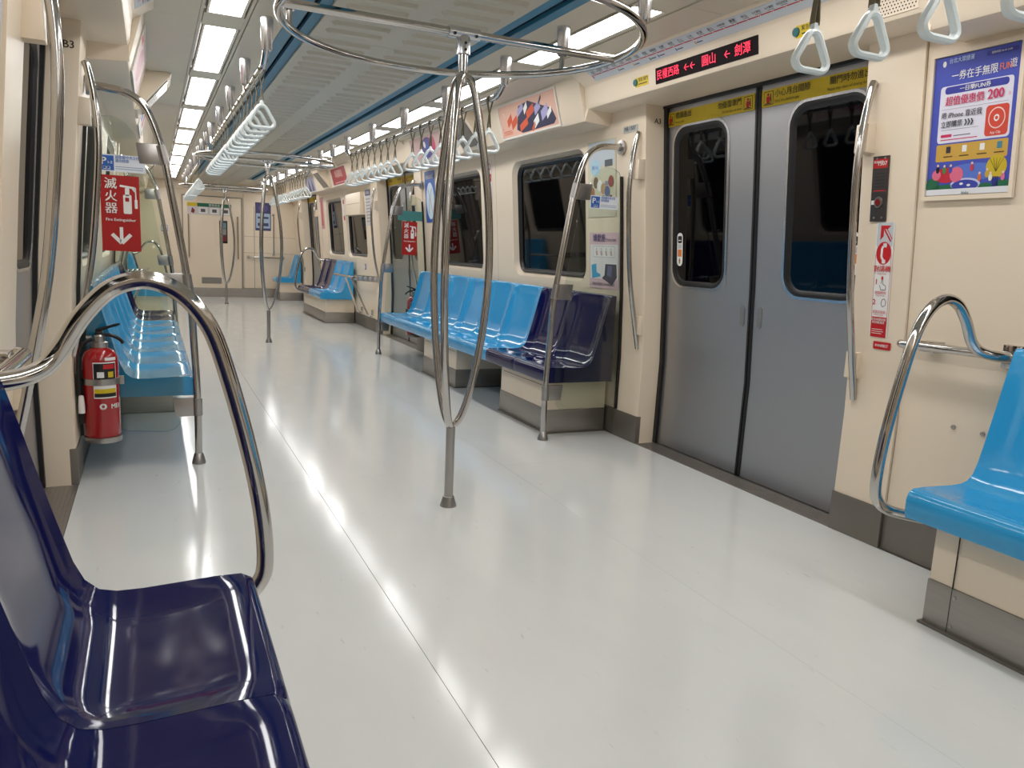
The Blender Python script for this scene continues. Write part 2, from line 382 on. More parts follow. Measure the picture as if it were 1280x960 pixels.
# ---- side walls
ZR = [.0, .165, .5, .7, .87, 1.03, 1.2, 1.4, 1.6, 1.7, 1.79, 1.86, 1.95]
WIN = []                                # (side, y0, y1) window openings
for bi in (0, 1, 2):
    a, b = D[bi], D[bi+1]
    WIN += [(a+1.43, a+2.56), (b-2.56, b-1.43)]
WZ0, WZ1 = .925, 1.785                  # outer edge of the window recess
for sd, nm in ((-1, 'wall_left'), (1, 'wall_right')):
    wl = struct(nm)
    def wp(y, z, d=0): return (sd*(W(z)+d), y, z)
    def panel(y0, y1, jamb0=False, jamb1=False, top=1.95, name='wall_panel'):
        rows = []; pr = -.012 if jamb0 or jamb1 else 0
        zs = [z for z in ZR if z < top]+[top]
        if jamb0: rows += [[wp(y0, z, d) for z in zs] for d in (.16, .02)]+[[wp(y0+.004, z, pr+.004) for z in zs], [wp(y0+.013, z, pr) for z in zs]]
        else: rows += [[wp(y0, z, .01) for z in zs], [wp(y0, z, pr) for z in zs]]
        if jamb1: rows += [[wp(y1-.013, z, pr) for z in zs], [wp(y1-.004, z, pr+.004) for z in zs]]+[[wp(y1, z, d) for z in zs] for d in (.02, .16)]
        else: rows += [[wp(y1, z, pr) for z in zs], [wp(y1, z, .01) for z in zs]]
        MB().sweep(rows).build(name, cream, wl)
    def window_panel(y0, y1, wy0, wy1):
        zs = ZR; mb = MB()
        mb.sweep([[wp(y, z) for z in zs] for y in (y0, y0*.6+wy0*.4, wy0)]); mb.sweep([[wp(y, z) for z in zs] for y in (wy1, wy1*.6+y1*.4, y1)])
        lo = [z for z in zs if z < WZ0]+[WZ0]; hi = [WZ1]+[z for z in zs if z > WZ1]; 
        mb.sweep([[wp(y, z) for z in lo] for y in (wy0, wy1)]); mb.sweep([[wp(y, z) for z in hi] for y in (wy0, wy1)])
        A = rrect(wy0, WZ0, wy1, WZ1, .001); B = rrect(wy0+.004, WZ0+.004, wy1-.004, WZ1-.004, .1)
        C = rrect(wy0+.03, WZ0+.03, wy1-.03, WZ1-.03, .09)
        P = lambda L, d: [wp(y, z, d) for y, z in L]
        mb.ring(P(A, 0), P(B, 0)); mb.ring(P(B, 0), P(B, .004)); mb.ring(P(B, .004), P(C, .045))
        mb.build('window_wall_panel', cream, wl, angle=50)
    wins = WIN
    e = [Y0]+[q for dc in D for q in (dc-HALF, dc+HALF)]+[YE]
    for c, d in zip(e[::2], e[1::2]):
        ws = sorted(x for x in wins if c < x[0] < d)
        c1 = c+.255 if c > Y0 else c; d1 = d-.255 if d < YE else d
        if c1 > c: panel(c, c1-.0015, jamb0=True, name='door_pillar', top=1.95)
        if d1 < d: panel(d1+.0015, d, jamb1=True, name='door_pillar', top=1.95)
        if not ws: panel(c1, d1); continue
        cuts = [c1]+[(p[1]+q[0])/2 for p, q in zip(ws, ws[1:])]+[d1]
        for (wa, wb), ya, yb in zip(ws, cuts, cuts[1:]): window_panel(ya+.0012, yb-.0012, wa, wb)
    # cove fascia over the bays and bulkhead over the doors
    BE = 1.13
    e = [Y0]+[q for dc in D for q in (dc-BE, dc+BE)]+[YE]
    e[0] = Y0
    bayprof = [(1.14, CEIL+.002), (1.146, 2.118), (1.207, 1.9), (1.216, 1.887), (1.235, 1.881), (1.388, 1.874), (1.395, 1.874)]
    doorprof = [(1.098, CEIL+.002), (1.1, 2.13), (1.186, 2.072), (1.19, 2.062), (1.203, 1.968), (1.213, 1.952), (1.235, 1.945), (1.525, 1.944), (1.53, 1.944)]
    for c, d in zip(e[::2], e[1::2]):
        if d <= c: continue
        MB().sweep([[(sd*x, y, z) for x, z in bayprof] for y in (c, (c+d)/2, d)]).build('cove_panel', cream, wl)
    for dc in D:
        c, d = dc-BE, min(dc+BE, YE)
        MB().sweep([[(sd*x, y, z) for x, z in doorprof] for y in (c+.002, dc, d-.002)]).build('door_bulkhead', cream, wl)
        MB().box(sd*1.1, sd*1.62, c+.03, d-.03, CEIL+.003, CEIL+.02).build('bulkhead_back', dark, wl)
        for y, q in ((c, 1), (d, -1)):     # sloped ends between bay soffit and door soffit
            mb = MB(); mb.hexa([(sd*1.207, y-q*.004, 1.884), (sd*1.40, y-q*.004, 1.878), (sd*1.40, y-q*.004, 1.95), (sd*1.207, y-q*.004, 1.95)],
                               [(sd*1.207, y+q*.002, 1.884), (sd*1.40, y+q*.002, 1.878), (sd*1.40, y+q*.035, 1.95), (sd*1.207, y+q*.035, 1.95)])
            mb.build('bulkhead_end', cream, wl)
            MB().add([(sd*x, y+q*.003, z) for x, z in doorprof+[(1.53, CEIL+.01), (1.098, CEIL+.01)]], [tuple(range(len(doorprof)+2))]).build('bulkhead_cap', cream, wl, flat=True)
            MB().add([(sd*x, y-q*.001, z) for x, z in bayprof+[(1.395, CEIL+.01), (1.14, CEIL+.01)]], [tuple(range(len(bayprof)+2))]).build('cove_cap', cream, wl, flat=True)
        MB().box(sd*1.38, sd*1.62, dc-HALF-.255, dc-HALF+.0, 1.944, 1.98).build('soffit_infill', cream, wl)
        MB().box(sd*1.38, sd*1.62, dc+HALF, min(dc+HALF+.255, YE), 1.944, 1.98).build('soffit_infill', cream, wl)
    MB().box(sd*1.66, sd*1.7, Y0, YE, -.05, 2.25).build('outer_skin', dark, wl)

# ---- skirting
for sd, nm in ((-1, 'baseboard_left'), (1, 'baseboard_right')):
    bb = struct(nm)
    e = [Y0]+[q for dc in D for q in (dc-HALF, dc+HALF)]+[YE]
    for c, d in zip(e[::2], e[1::2]):
        cuts = [c]+([c+.255] if c > Y0 else [])+([d-.255] if d < YE else [])+[d]
        for a, b in zip(cuts, cuts[1:]):
            MB().box(sd*(W(.08)-(.018 if b-a < .3 else .007)), sd*(W(.08)+(.12 if b-a < .3 else .02)), a+.001, b-.001, .001, .165).build('skirting_plate', skirt, bb, bevel=.002)

# ---- side windows
wn = 0
for sd in (-1, 1):
    for y0, y1 in WIN:
        wn += 1; t = struct('window_%d' % wn, (sd*1.47, (y0+y1)/2, WZ0))
        P = lambda L, d: [(sd*(W(z)+d), y, z) for y, z in L]
        A = rrect(y0+.03, WZ0+.03, y1-.03, WZ1-.03, .09); B = rrect(y0+.043, WZ0+.043, y1-.043, WZ1-.043, .08); C = rrect(y0+.062, WZ0+.062, y1-.062, WZ1-.062, .065)
        MB().ring(P(A, .0445), P(A, .032)).ring(P(A, .032), P(B, .026)).ring(P(B, .026), P(C, .045)).ring(P(C, .045), P(C, .055)).build('gasket', rubber, t, angle=60)
        q = 10; rows = []
        for i in range(q+1):
            z = WZ0+.05+(WZ1-WZ0-.1)*i/q; rows.append([(sd*(W(z)+.05), y0+.05, z), (sd*(W(z)+.05), y1-.05, z)])
        MB().sweep(rows).build('pane', pane, t)

# ---- doors
dn_ = 0
def door(sd, dc):
    global dn_
    dn_ += 1; t = struct('door_%d' % dn_, (sd*1.61, dc, 0))
    zs = [.006, .25, .5, .75, .93, 1.0, 1.2, 1.45, 1.7, 1.845, 1.96]
    for q in (-1, 1):
        ya, yb = dc+q*.018, dc+q*(HALF+.02); y0, y1 = min(ya, yb), max(ya, yb)
        wa, wb = dc+q*.20, dc+q*.672; w0, w1 = min(wa, wb), max(wa, wb); v0, v1 = .945, 1.83
        P = lambda L, d: [(sd*(DX(z)+d), y, z) for y, z in L]
        mb = MB(); g = lambda y, z: (sd*DX(z), y, z)
        mb.sweep([[g(y, z) for z in zs] for y in (y0, w0)]); mb.sweep([[g(y, z) for z in zs] for y in (w1, y1)])
        mb.sweep([[g(y, z) for z in [k for k in zs if k < v0]+[v0]] for y in (w0, w1)]); mb.sweep([[g(y, z) for z in [v1]+[k for k in zs if k > v1]] for y in (w0, w1)])
        A = rrect(w0, v0, w1, v1, .001); B = rrect(w0, v0, w1, v1, .11)
        mb.ring(P(A, 0), P(B, 0))
        mb.add([(sd*(DX(z)+(0 if k == 0 else .03)), ya, z) for z in zs for k in (0, 1)], [(2*i, 2*i+1, 2*i+3, 2*i+2) for i in range(len(zs)-1)])
        leaf = mb.build('door_leaf', alu, t)
        C = rrect(w0+.012, v0+.012, w1-.012, v1-.012, .1); E = rrect(w0+.045, v0+.045, w1-.045, v1-.045, .07)
        MB().ring(P(B, 0), P(B, -.006)).ring(P(B, -.006), P(C, -.006)).ring(P(C, -.006), P(C, .004)).build('window_rim', hangm, leaf, angle=60)
        G = rrect(w0+.03, v0+.03, w1-.03, v1-.03, .085)
        MB().ring(P(C, -.001), P(G, -.004)).ring(P(G, -.004), P(E, .01)).build('gasket', rubber, leaf, angle=60)
        rows = [[(sd*(DX(z)+.008), y, z) for y in (w0+.03, w1-.03)] for z in [v0+.03+(v1-v0-.06)*i/8 for i in range(9)]]
        MB().sweep(rows).build('pane', pane, leaf)
        hy = dc+q*.062; hz = .835
        for nm2, a_, b_, dd, m_ in (('pull_rim', .017, .055, -.003, satin), ('pull_recess', .011, .048, -.0035, steel)):
            L = rrect(hy-a_, hz-b_, hy+a_, hz+b_, a_*.98, 5); MB().prism(P(L, 0), P(L, dd)).build(nm2, m_, leaf)
    rows = []
    for z in zs: rows.append([(sd*(DX(z)+d), dc+y, z) for y, d in ((-.019, .02), (-.019, -.004), (-.004, -.007), (0, .004), (.004, -.007), (.019, -.004), (.019, .02))])
    MB().sweep(rows).build('centre_seal', rubber, t, angle=30)
    for q in (-1, 1):
        rows = [[(sd*(DX(z)-.018), dc+q*(HALF-.0), z), (sd*(DX(z)-.018), dc+q*(HALF-.028), z), (sd*(DX(z)+.004), dc+q*(HALF-.028), z)] for z in zs]
        MB().sweep(rows).build('edge_seal', rubber, t)
    MB().box(sd*1.485, sd*1.55, dc-HALF, dc+HALF, 1.93, 1.95).build('top_track', rubber, t)
for sd in (1, -1):
    for dc in D[1:]: door(sd, dc)
for sd in (1, -1): MB().box(sd*1.6, sd*1.63, D[0]-HALF-.05, D[0]+HALF+.05, 0, 1.96).build('rear_door_leaf', alu, bpy.data.objects['wall_right' if sd > 0 else 'wall_left'])

# ---- end walls
we = struct('wall_end', (0, YE, 0))
MB().box(-1.6, 1.6, YE+.02, YE+.07, 0, 2.2).build('end_panel', cream, we)
MB().box(.47, 1.6, YE-.005, YE+.02, .18, 1.98).build('end_side_panel', cream, we, bevel=.004)
MB().box(-1.6, -.65, YE-.005, YE+.02, .18, 1.98).build('end_side_panel', cream, we, bevel=.004)
MB().box(-1.6, 1.6, YE-.02, YE+.02, 1.985, 2.16).build('end_header', cream, we, bevel=.006)
MB().box(-1.6, 1.6, YE-.008, YE+.02, 0, .172).build('end_kick_plate', steel, we)
MB().box(.66, .668, YE-.007, YE, .18, 1.75).build('panel_joint', skirt, we)
MB().box(.47, 1.6, YE-.007, YE, 1.17, 1.174).build('panel_joint', skirt, we); MB().box(.47, 1.6, YE-.007, YE, .86, .864).build('panel_joint', skirt, we)
ed = struct('door_%d' % (dn_+1), (-.085, YE, 0))
MB().box(-.6, .43, YE-.012, YE+.02, .172, 1.87).build('end_door_leaf', cream, ed, bevel=.004)
for x0, x1, z0, z1 in ((-.615, -.6, .17, 1.885), (.43, .445, .17, 1.885), (-.615, .445, 1.87, 1.885)):
    MB().box(x0, x1, YE-.02, YE+.02, z0, z1).build('door_frame', skirt, ed)
for x in (-.51, .36):
    MB().tube(fillet([(x, YE-.012, 1.52), (x, YE-.06, 1.52), (x, YE-.06, .74), (x, YE-.012, .74)], .03), .014, 10).build('pull_bar', chrome, ed)
MB().box(-.05, .25, YE-.018, YE-.01, .96, 1.49).build('window_frame', cream, ed, bevel=.003)
MB().box(.03, .175, YE-.021, YE-.017, 1.02, 1.44).build('pane', pane, ed)
MB().box(-.3, .06, YE-.016, YE-.011, .25, .37).build('vent_grille', satin, ed)
for k in range(6): MB().box(-.29, .05, YE-.021, YE-.014, .262+k*.018, .270+k*.018).build('vent_slat', skirt, ed)
tb = struct('wall_back', (0, Y0, 0)); MB().box(-1.6, 1.6, Y0-.05, Y0, 0, 2.2).build('back_panel', cream, tb)

# ================================================================== FURNITURE
# ---- moulded seats
def seat_mesh(w_, s_end0, s_end1):
    """closed moulded seat: local x = distance from car centre, y = width (0..w_), z up"""
    prof = [(.972, .342), (.966, .36), (.965, .40), (.972, .424), (.99, .436), (1.04, .437), (1.10, .434), (1.17, .431), (1.215, .432), (1.245, .440), (1.268, .462), (1.285, .50), (1.308, .58), (1.335, .68), (1.358, .77), (1.376, .835), (1.385, .862), (1.398, .870), (1.42, .868)]
    dish = [0, 0, 0, 0, .15, .55, .9, 1, 1, 1, 1, 1, 1, 1, .95, .7, .25, 0, 0]
    nu = 18; rows = []
    for i in range(nu+1):
        t = i/nu; y = w_*t; q = abs(2*t-1)
        k = 1-max(0, (q-.55)/.45)**2.2 if q > .55 else 1
        row = []
        for (x, z), d in zip(prof, dish):
            dz = -.024*d*k if z < .45 else -.024*d*k*max(0, (.55-z)/.1) if z < .55 else 0
            dx = .03*d*k*min(1, max(0, (z-.435)/.07))
            gap = 0
            if i in (0, nu): gap = .0035 if d else .002
            row.append((x+dx+gap, y+(.0008 if i == 0 else -.0008 if i == nu else 0), z+dz-gap))
        row += [(1.425, y, .34)]
        rows.append(row)
    return rows
def seat(sd, y0, w_, m, label, group):
    t = thing('moulded_seat', label, 'seat', (sd*1.2, y0+w_/2, .34), group)
    rows = [[(sd*x, y0+y, z) for x, y, z in r] for r in seat_mesh(w_, 0, 0)]
    n = len(rows[0]); full = MB().sweep(rows)
    cut = 10                                # split pan and back where they meet
    pan = MB().sweep([r[:cut+1] for r in rows]); back = MB().sweep([r[cut:] for r in rows]); 
    und = MB().sweep([[r[0], r[-1]] for r in rows])
    # smooth normals over the seam: take them from the whole shell
    bmf = bmesh.new(); vl = [bmf.verts.new(p) for p in full.v]
    for f in full.f: bmf.faces.new([vl[i] for i in f])
    bmf.normal_update(); 
    nr = {tuple(round(x, 5) for x in v.co): v.normal.copy() for v in bmf.verts}; bmf.free()
    off = root_loc(t)
    for nm, mb in (('seat_pan', pan), ('backrest', back)):
        o = mb.build(nm, m, t, angle=60)
        if nm == 'seat_pan' or nm == 'backrest':
            me = o.data; ns = []
            for v in me.vertices:
                k = tuple(round(x, 5) for x in (v.co+off)); nn = nr.get(k)
                if nn is None:
                    best = min(nr, key=lambda q: (Vector(q)-(v.co+off)).length_squared); nn = nr[best]
                ns.append(nn)
            # orient like the mesh faces
            p = me.polygons[len(me.polygons)//2]; s_ = 1 if p.normal.dot(ns[p.vertices[0]]) > 0 else -1
            me.normals_split_custom_set_from_vertices([tuple(q*s_) for q in ns])
    mb = MB(); mb.add(rows[0], [tuple(range(n))]); mb.add(rows[-1], [tuple(range(n))]); mb.add(und.v, und.f)
    mb.build('side_shell', m, t, flat=True)
    return t
SW = .465
def bench(sd, y0, cols, where, group, name_from):
    for i, c in enumerate(cols):
        m = navy if c == 'n' else lightblue
        seat(sd, y0+i*SW, SW, m, ('navy blue' if c == 'n' else 'light blue')+' moulded plastic seat, '+name_from(i), group)
bench(1, 4.005, 'nnllllll', '', 'seats on the bench beside the metal doors', lambda i: ordinal(i)+' along the bench from the doors with yellow stickers')
bench(-1, 4.005, 'llllllnn', '', 'seats on the bench behind the extinguisher', lambda i: ordinal(i)+' along the bench from the fire extinguisher')
bench(1, 1.56-4*SW, 'llll', '', 'seats under the blue ticket poster', lambda i: ordinal(3-i)+' from the loop handrail under the blue ticket poster')
bench(-1, 1.56-4*SW, 'nnnn', '', 'seats beside the loop handrail facing the ticket poster', lambda i: ordinal(3-i)+' from the loop handrail opposite the ticket poster')
bench(1, 10.85, 'llnn', '', 'seats beside the perch with round holes', lambda i: ordinal(i)+' from the perch board below the white wall cabinet')
bench(-1, 10.85, 'llnn', '', 'seats beyond the wheelchair space', lambda i: ordinal(i)+' from the wheelchair space behind the extinguisher bench')
seat(1, 15.15, SW, lightblue, 'single light blue moulded plastic seat against the cream end wall, facing the wheelchair-space side', 'end wall seats')
# ---- seat bases
def base(sd, y0, y1, label, screws=()):
    t = thing('seat_base', label, 'seat base', (sd*1.25, (y0+y1)/2, 0), 'seat bases')
    xo = 1.053
    MB().box(sd*xo, sd*1.46, y0, y1, .15, .339).build('base_panel', cream, t, bevel=.003)
    MB().box(sd*(xo-.004), sd*1.46, y0-.003, y1+.003, .002, .15).build('kick_plate', steel, t, bevel=.002)
    MB().box(sd*(xo-.016), sd*1.46, y0-.012, y1+.012, .0, .008).build('floor_flange', skirt, t, bevel=.002)
    if y1-y0 < 1: MB().box(sd*(xo-.0008), sd*(xo+.002), y0+.04, y1-.04, .29, .293).build('panel_groove', dark, t)
    for y in (y0+.09, y1-.09):
        for z in (.03, .125):
            MB().lathe([(.007, -.004), (.006, -.0065), (.003, -.0075)] if sd > 0 else [(.007, .004), (.006, .0065), (.003, .0075)], (sd*xo, y, z), 10, 'x').build('screw', satin, t)
    return t
base(1, 4.12, 4.84, 'cream seat base with steel kick plate under the navy seats beside the metal doors')
base(1, 5.73, 6.55, 'cream seat base with steel kick plate under light blue seats facing the extinguisher bench')
base(-1, 5.25, 6.05, 'cream seat base with steel kick plate in the middle under the extinguisher bench')
base(-1, 6.95, 7.66, 'cream seat base with steel kick plate under navy end of the extinguisher bench')
b_ = base(1, -.25, 1.505, 'long cream seat base with steel kick plate and screws under the ticket poster')
MB().box(1.0485, 1.052, 1.424, 1.426, .008, .34).build('panel_joint', dark, b_)
base(-1, -.25, 1.505, 'long cream seat base with steel kick plate under the seats opposite the ticket poster')
base(1, 10.93, 12.66, 'long cream seat base with steel kick plate beside the perch board')
base(-1, 10.93, 12.66, 'long cream seat base with steel kick plate beyond the wheelchair space')
base(1, 15.2, 15.8, 'short cream seat base with steel kick plate against the end wall')

# ---- screens at bench ends: pole, clamps and tinted glass
def screen(sd, y, out, label):
    t = thing('glass_screen', label, 'screen', (sd*.958, y, 0), 'glass screens at the bench ends')
    px = [(.958, .0), (.958, .32), (.968, .58), (.985, .86), (1.062, 1.37), (1.082, 1.48), (1.118, 1.6), (1.16, 1.68), (1.225, 1.722), (1.31, 1.733), (1.375, 1.735)]
    path = spline([(sd*x, y-out*.0, z) for x, z in px], 5)
    MB().tube(path, .0175, 14).build('pole', chrome, t)
    MB().lathe([(.033, 0), (.033, .006), (.021, .05), (.019, .052)], (sd*.958, y, 0), 18).build('floor_collar', satin, t)
    MB().lathe([(.022, 0), (.022, .012), (.042, .014), (.042, .028)], (sd*1.352, y, 1.735), 18, 'x').build('wall_flange', satin, t) if sd > 0 else MB().lathe([(.042, -.028), (.042, -.014), (.022, -.012), (.022, 0)], (-1.352, y, 1.735), 18, 'x').build('wall_flange', satin, t)
    def pxz(z): return interp([(b, a) for a, b in px], z)
    for z in (.285, .885, 1.465):
        x = pxz(z); 
        cs = MB().tube([(sd*pxz(z-.042), y, z-.042), (sd*pxz(z+.042), y, z+.042)], .0225, 14).build('clamp_sleeve', satin, t)
        MB().hexa([(sd*(x+.005), y-.011, z-.045), (sd*(x+.1), y-.011, z-.045), (sd*(x+.1), y+.011, z-.045), (sd*(x+.005), y+.011, z-.045)],
                  [(sd*(x+.018), y-.011, z+.045), (sd*(x+.112), y-.011, z+.045), (sd*(x+.112), y+.011, z+.045), (sd*(x+.018), y+.011, z+.045)]).build('clamp_plate', satin, cs, bevel=.002)
    L = [(1.10, .168), (1.06, .18), (1.035, .21), (1.028, .25)]
    for i in range(11):
        z = .3+i*.11; L.append((pxz(z)+.055, z))
    L += [(1.168, 1.47), (1.19, 1.54), (1.23, 1.595), (1.28, 1.615), (1.335, 1.61), (1.37, 1.59), (1.385, 1.56)]
    for i in range(10):
        z = 1.5-i*.145; L.append((W(z)-.024, z))
    MB().prism([(sd*x, y-.004, z) for x, z in L], [(sd*x, y+.004, z) for x, z in L]).build('glass_panel', glass, t, angle=30)
    rows = [[(sd*(W(z)-.029), y+q, z) for q in (-.008, .008)]+[(sd*(W(z)-.014), y+.008, z)] for z in (.17, .5, .87, 1.2, 1.57)]
    MB().sweep(rows+[]).sweep([[(sd*(W(z)-.014), y-.008, z), (sd*(W(z)-.029), y-.008, z)] for z in (.17, .5, .87, 1.2, 1.57)]).build('edge_channel', rubber, t)
YS0, YS1 = 3.988, 7.742
screen(1, YS0, -1, 'steel pole and tinted glass screen beside the navy pair of seats')
screen(-1, YS0, -1, 'steel pole and tinted glass screen behind the fire extinguisher')
screen(1, YS1, 1, 'steel pole and tinted glass screen with a red sign, at the light blue bench end')
screen(-1, YS1, 1, 'steel pole and tinted glass screen at the navy end of the extinguisher bench')

# ---- loop handrails at the short benches
def loop(sd, y, q, label):
    """q = +1: the doorway lies towards +y"""
    t = thing('loop_handrail', label, 'handrail', (sd*.95, y, 0), 'loop handrails at bench ends')
    P = [(1.16, -.10, .305), (1.07, -.045, .318), (1.0, -.005, .335), (.955, .0, .37), (.938, .0, .42), (.946, .0, .545), (.975, 0, .70), (1.02, .0, .875), (1.05, 0, .945), (1.09, .0, .992), (1.135, 0, 1.014), (1.175, .0, 1.014), (1.218, 0, .994), (1.262, .0, .945), (1.298, 0, .885), (1.325, -.01, .853), (1.36, -.03, .838), (1.41, -.05, .833), (1.455, -.055, .832)]
    MB().tube(spline([(sd*a, y+q*b, c) for a, b, c in P], 5), .0178, 14).build('loop_tube', chrome, t)
    MB().box(sd*1.445, sd*1.47, y+q*-.055-.04, y+q*-.055+.04, .792, .872).build('wall_plate', chrome, t, bevel=.003)
    MB().tube(fillet([(sd*1.40, y-q*.03, .836), (sd*1.40, y+q*.335, .83), (sd*1.415, y+q*.35, .83)], .01, 3), .0155, 14).build('side_bar', chrome, t)
    MB().box(sd*1.41, sd*1.47, y+q*.24-.03, y+q*.24+.03, .81, .85).build('bar_bracket', chrome, t, bevel=.003)
loop(1, 1.65, 1, 'polished loop handrail rising beside the light blue seat under the ticket poster')
loop(-1, 1.63, 1, 'polished loop handrail rising from the navy seat opposite the ticket poster')
loop(1, 12.78, 1, 'polished loop handrail beside the navy seats beyond the perch board')
loop(-1, 12.78, 1, 'polished loop handrail at the bench beyond the extinguisher side wheelchair space')

# ---- bowed grab handles on the door pillars
def doorhandle(sd, dc, q, label):
    y = dc+q*.79
    t = thing('door_grab_handle', label, 'handle', (sd*1.45, y, .57), 'bowed grab handles on the door pillars')
    P = [(1.80, .022), (1.77, .035), (1.65, .065), (1.47, .088), (1.2, .09), (.98, .08), (.8, .055), (.66, .03), (.57, .014)]
    MB().tube(spline([(sd*(W(z)-d), y, z) for z, d in P], 4), .0145, 12).build('bowed_tube', chrome, t)
    for z in (1.597, .712):
        d = .055 if z > 1 else .03
        a = [(sd*(W(z)-.0), y+q*.012, z-.056), (sd*(W(z)-d), y+q*.012, z-.056), (sd*(W(z)-d), y+q*.012, z+.05), (sd*(W(z)-.0), y+q*.012, z+.056)]
        b = [(p[0], y-q*.045, p[2]) for p in a]
        MB().hexa(a, b).build('mounting_block', cream, t, bevel=.003)
names = {1: 'beside the doors with yellow stickers', 2: 'beside the doors past the long benches', 3: 'beside the doors near the end wall'}
for sd in (1, -1):
    for di in (1, 2, 3):
        for q in (-1, 1):
            side = {(1, 1, -1): 'polished bowed handle on the pillar with the intercom', (1, 1, 1): 'polished bowed handle on the pillar marked A3', (-1, 1, 1): 'polished bowed handle on the pillar marked B3', (-1, 1, -1): 'polished bowed handle on the pillar opposite the intercom'}.get((sd, di, q))
            lb = side or 'polished bowed handle '+names[di]+', on '+('navy pair side' if sd > 0 else 'extinguisher side')+', '+('first' if q < 0 else 'second')+' pillar'
            doorhandle(sd, D[di], q, lb)

# ---- centre poles with rings
def centre_pole(y, label, ring=True):
    t = thing('centre_pole', label, 'pole', (0, y, 0), 'centre poles with three loops')
    MB().lathe([(.036, 0), (.036, .006), (.024, .045), (.021, .047)], (0, y, 0), 20).build('floor_collar', satin, t)
    MB().tube([(0, y, .02), (0, y, .38)], .0195, 16).build('lower_post', satin, t)
    MB().tube([(0, y, 1.755), (0, y, 1.90)], [.0195, .0185], 16).build('upper_post', chrome, t)
    prof = [(0, 0), (.006, .022), (.028, .046), (.09, .068), (.18, .092), (.34, .126), (.52, .14), (.68, .128), (.82, .1), (.91, .072), (.965, .046), (.99, .024), (1, 0)]
    for k in range(3):
        a = math.radians(-9+120*k)
        pts = [(r*math.cos(a), y+r*math.sin(a), 1.785-tt*(1.785-.358)) for tt, r in prof]
        MB().tube(spline(pts, 5), .0165, 12).build('loop_tube', chrome, t)
    sl = MB().lathe([(.024, 1.86), (.027, 1.862), (.027, 1.925), (.024, 1.93)], (0, y, 0), 16).build('tee_fitting', hangm, t)
    MB().tube([(-.065, y, 1.94), (.065, y, 1.94)], .0235, 14).build('tee_sleeve', hangm, sl)
    for x, z, ax in ((-.045, 1.93, 0), (.045, 1.93, 0), (0, 1.9, 0), (0, 1.875, 0)):
        MB().lathe([(.006, -.024-.004), (.006, -.02)], (x, y, z), 8, 'y').build('fitting_screw', blackp, sl)
    R = .70
    MB().tube([(-R, y, 1.94), (R, y, 1.94)], .0165, 14).build('crossbar', chrome, t)
    MB().tube([(R*math.cos(2*PI*i/72), y+R*math.sin(2*PI*i/72), 1.94) for i in range(72)], .0165, 12, closed=True).build('ring_rail', chrome, t)
    for sx in (-1, 1):
        for sy in (-1, 1):
            c_, s_ = .88, .475
            x, yy = sx*R*c_, y+sy*R*s_
            MB().tube([(x, yy, 1.945), (x, yy, 2.06)], .012, 10).build('hanger_rod', chrome, t)
            MB().lathe([(.0215, 2.008), (.0245, 2.014), (.031, CEIL)], (x, yy, 0), 16).build('hanger_sleeve', hangm, t)
centre_pole(D[1], 'polished three-loop pole with overhead ring, standing before the doors with yellow stickers')
centre_pole(D[2], 'polished three-loop pole with overhead ring, standing past the long benches')
centre_pole(D[3], 'polished three-loop pole with overhead ring, standing before the end wall door')

# ---- overhead strap rails
RX, RZ = .618, 1.943
def rail(sd, ya, yb, hang, label):
    t = thing('strap_rail', label, 'rail', (sd*RX, (ya+yb)/2, RZ), 'overhead strap rails')
    path = fillet([(sd*RX, ya, 2.07), (sd*RX, ya, 2.01), (sd*RX, ya+.10, RZ), (sd*RX, yb-.10, RZ), (sd*RX, yb, 2.01), (sd*RX, yb, 2.07)], .06, 5)
    MB().tube(path, .0165, 12).build('rail_tube', chrome, t)
    for y in hang:
        end = y in (hang[0], hang[-1])
        if not end: MB().tube([(sd*RX, y, RZ), (sd*RX, y, 2.05)], .0125, 10).build('hanger_rod', chrome, t)
        MB().lathe([(.0215, 1.988), (.0245, 1.994), (.032, CEIL)], (sd*RX, y, 0), 16).build('hanger_sleeve', hangm, t)
H1 = [4.0, 4.94, 5.87, 6.80, 7.76]; H2 = [9.75, 10.66, 11.56, 12.4, 13.15]; H0 = [-1.75, -.8, .14, 1.08, 2.03]
for sd in (1, -1):
    wh = 'navy pair' if sd > 0 else 'extinguisher bench'
    rail(sd, 4.0, 7.76, H1, 'chrome strap rail hung along the ceiling above the '+('bench with the navy pair' if sd > 0 else 'bench behind the fire extinguisher'))
    rail(sd, 9.75, 13.15, H2, 'chrome strap rail hung above the '+('perch board and navy seats' if sd > 0 else 'wheelchair space past the extinguisher bench'))
    rail(sd, -1.75, 2.03, H0, 'chrome strap rail hung above the '+('ticket poster seats' if sd > 0 else 'navy seats opposite the ticket poster'))
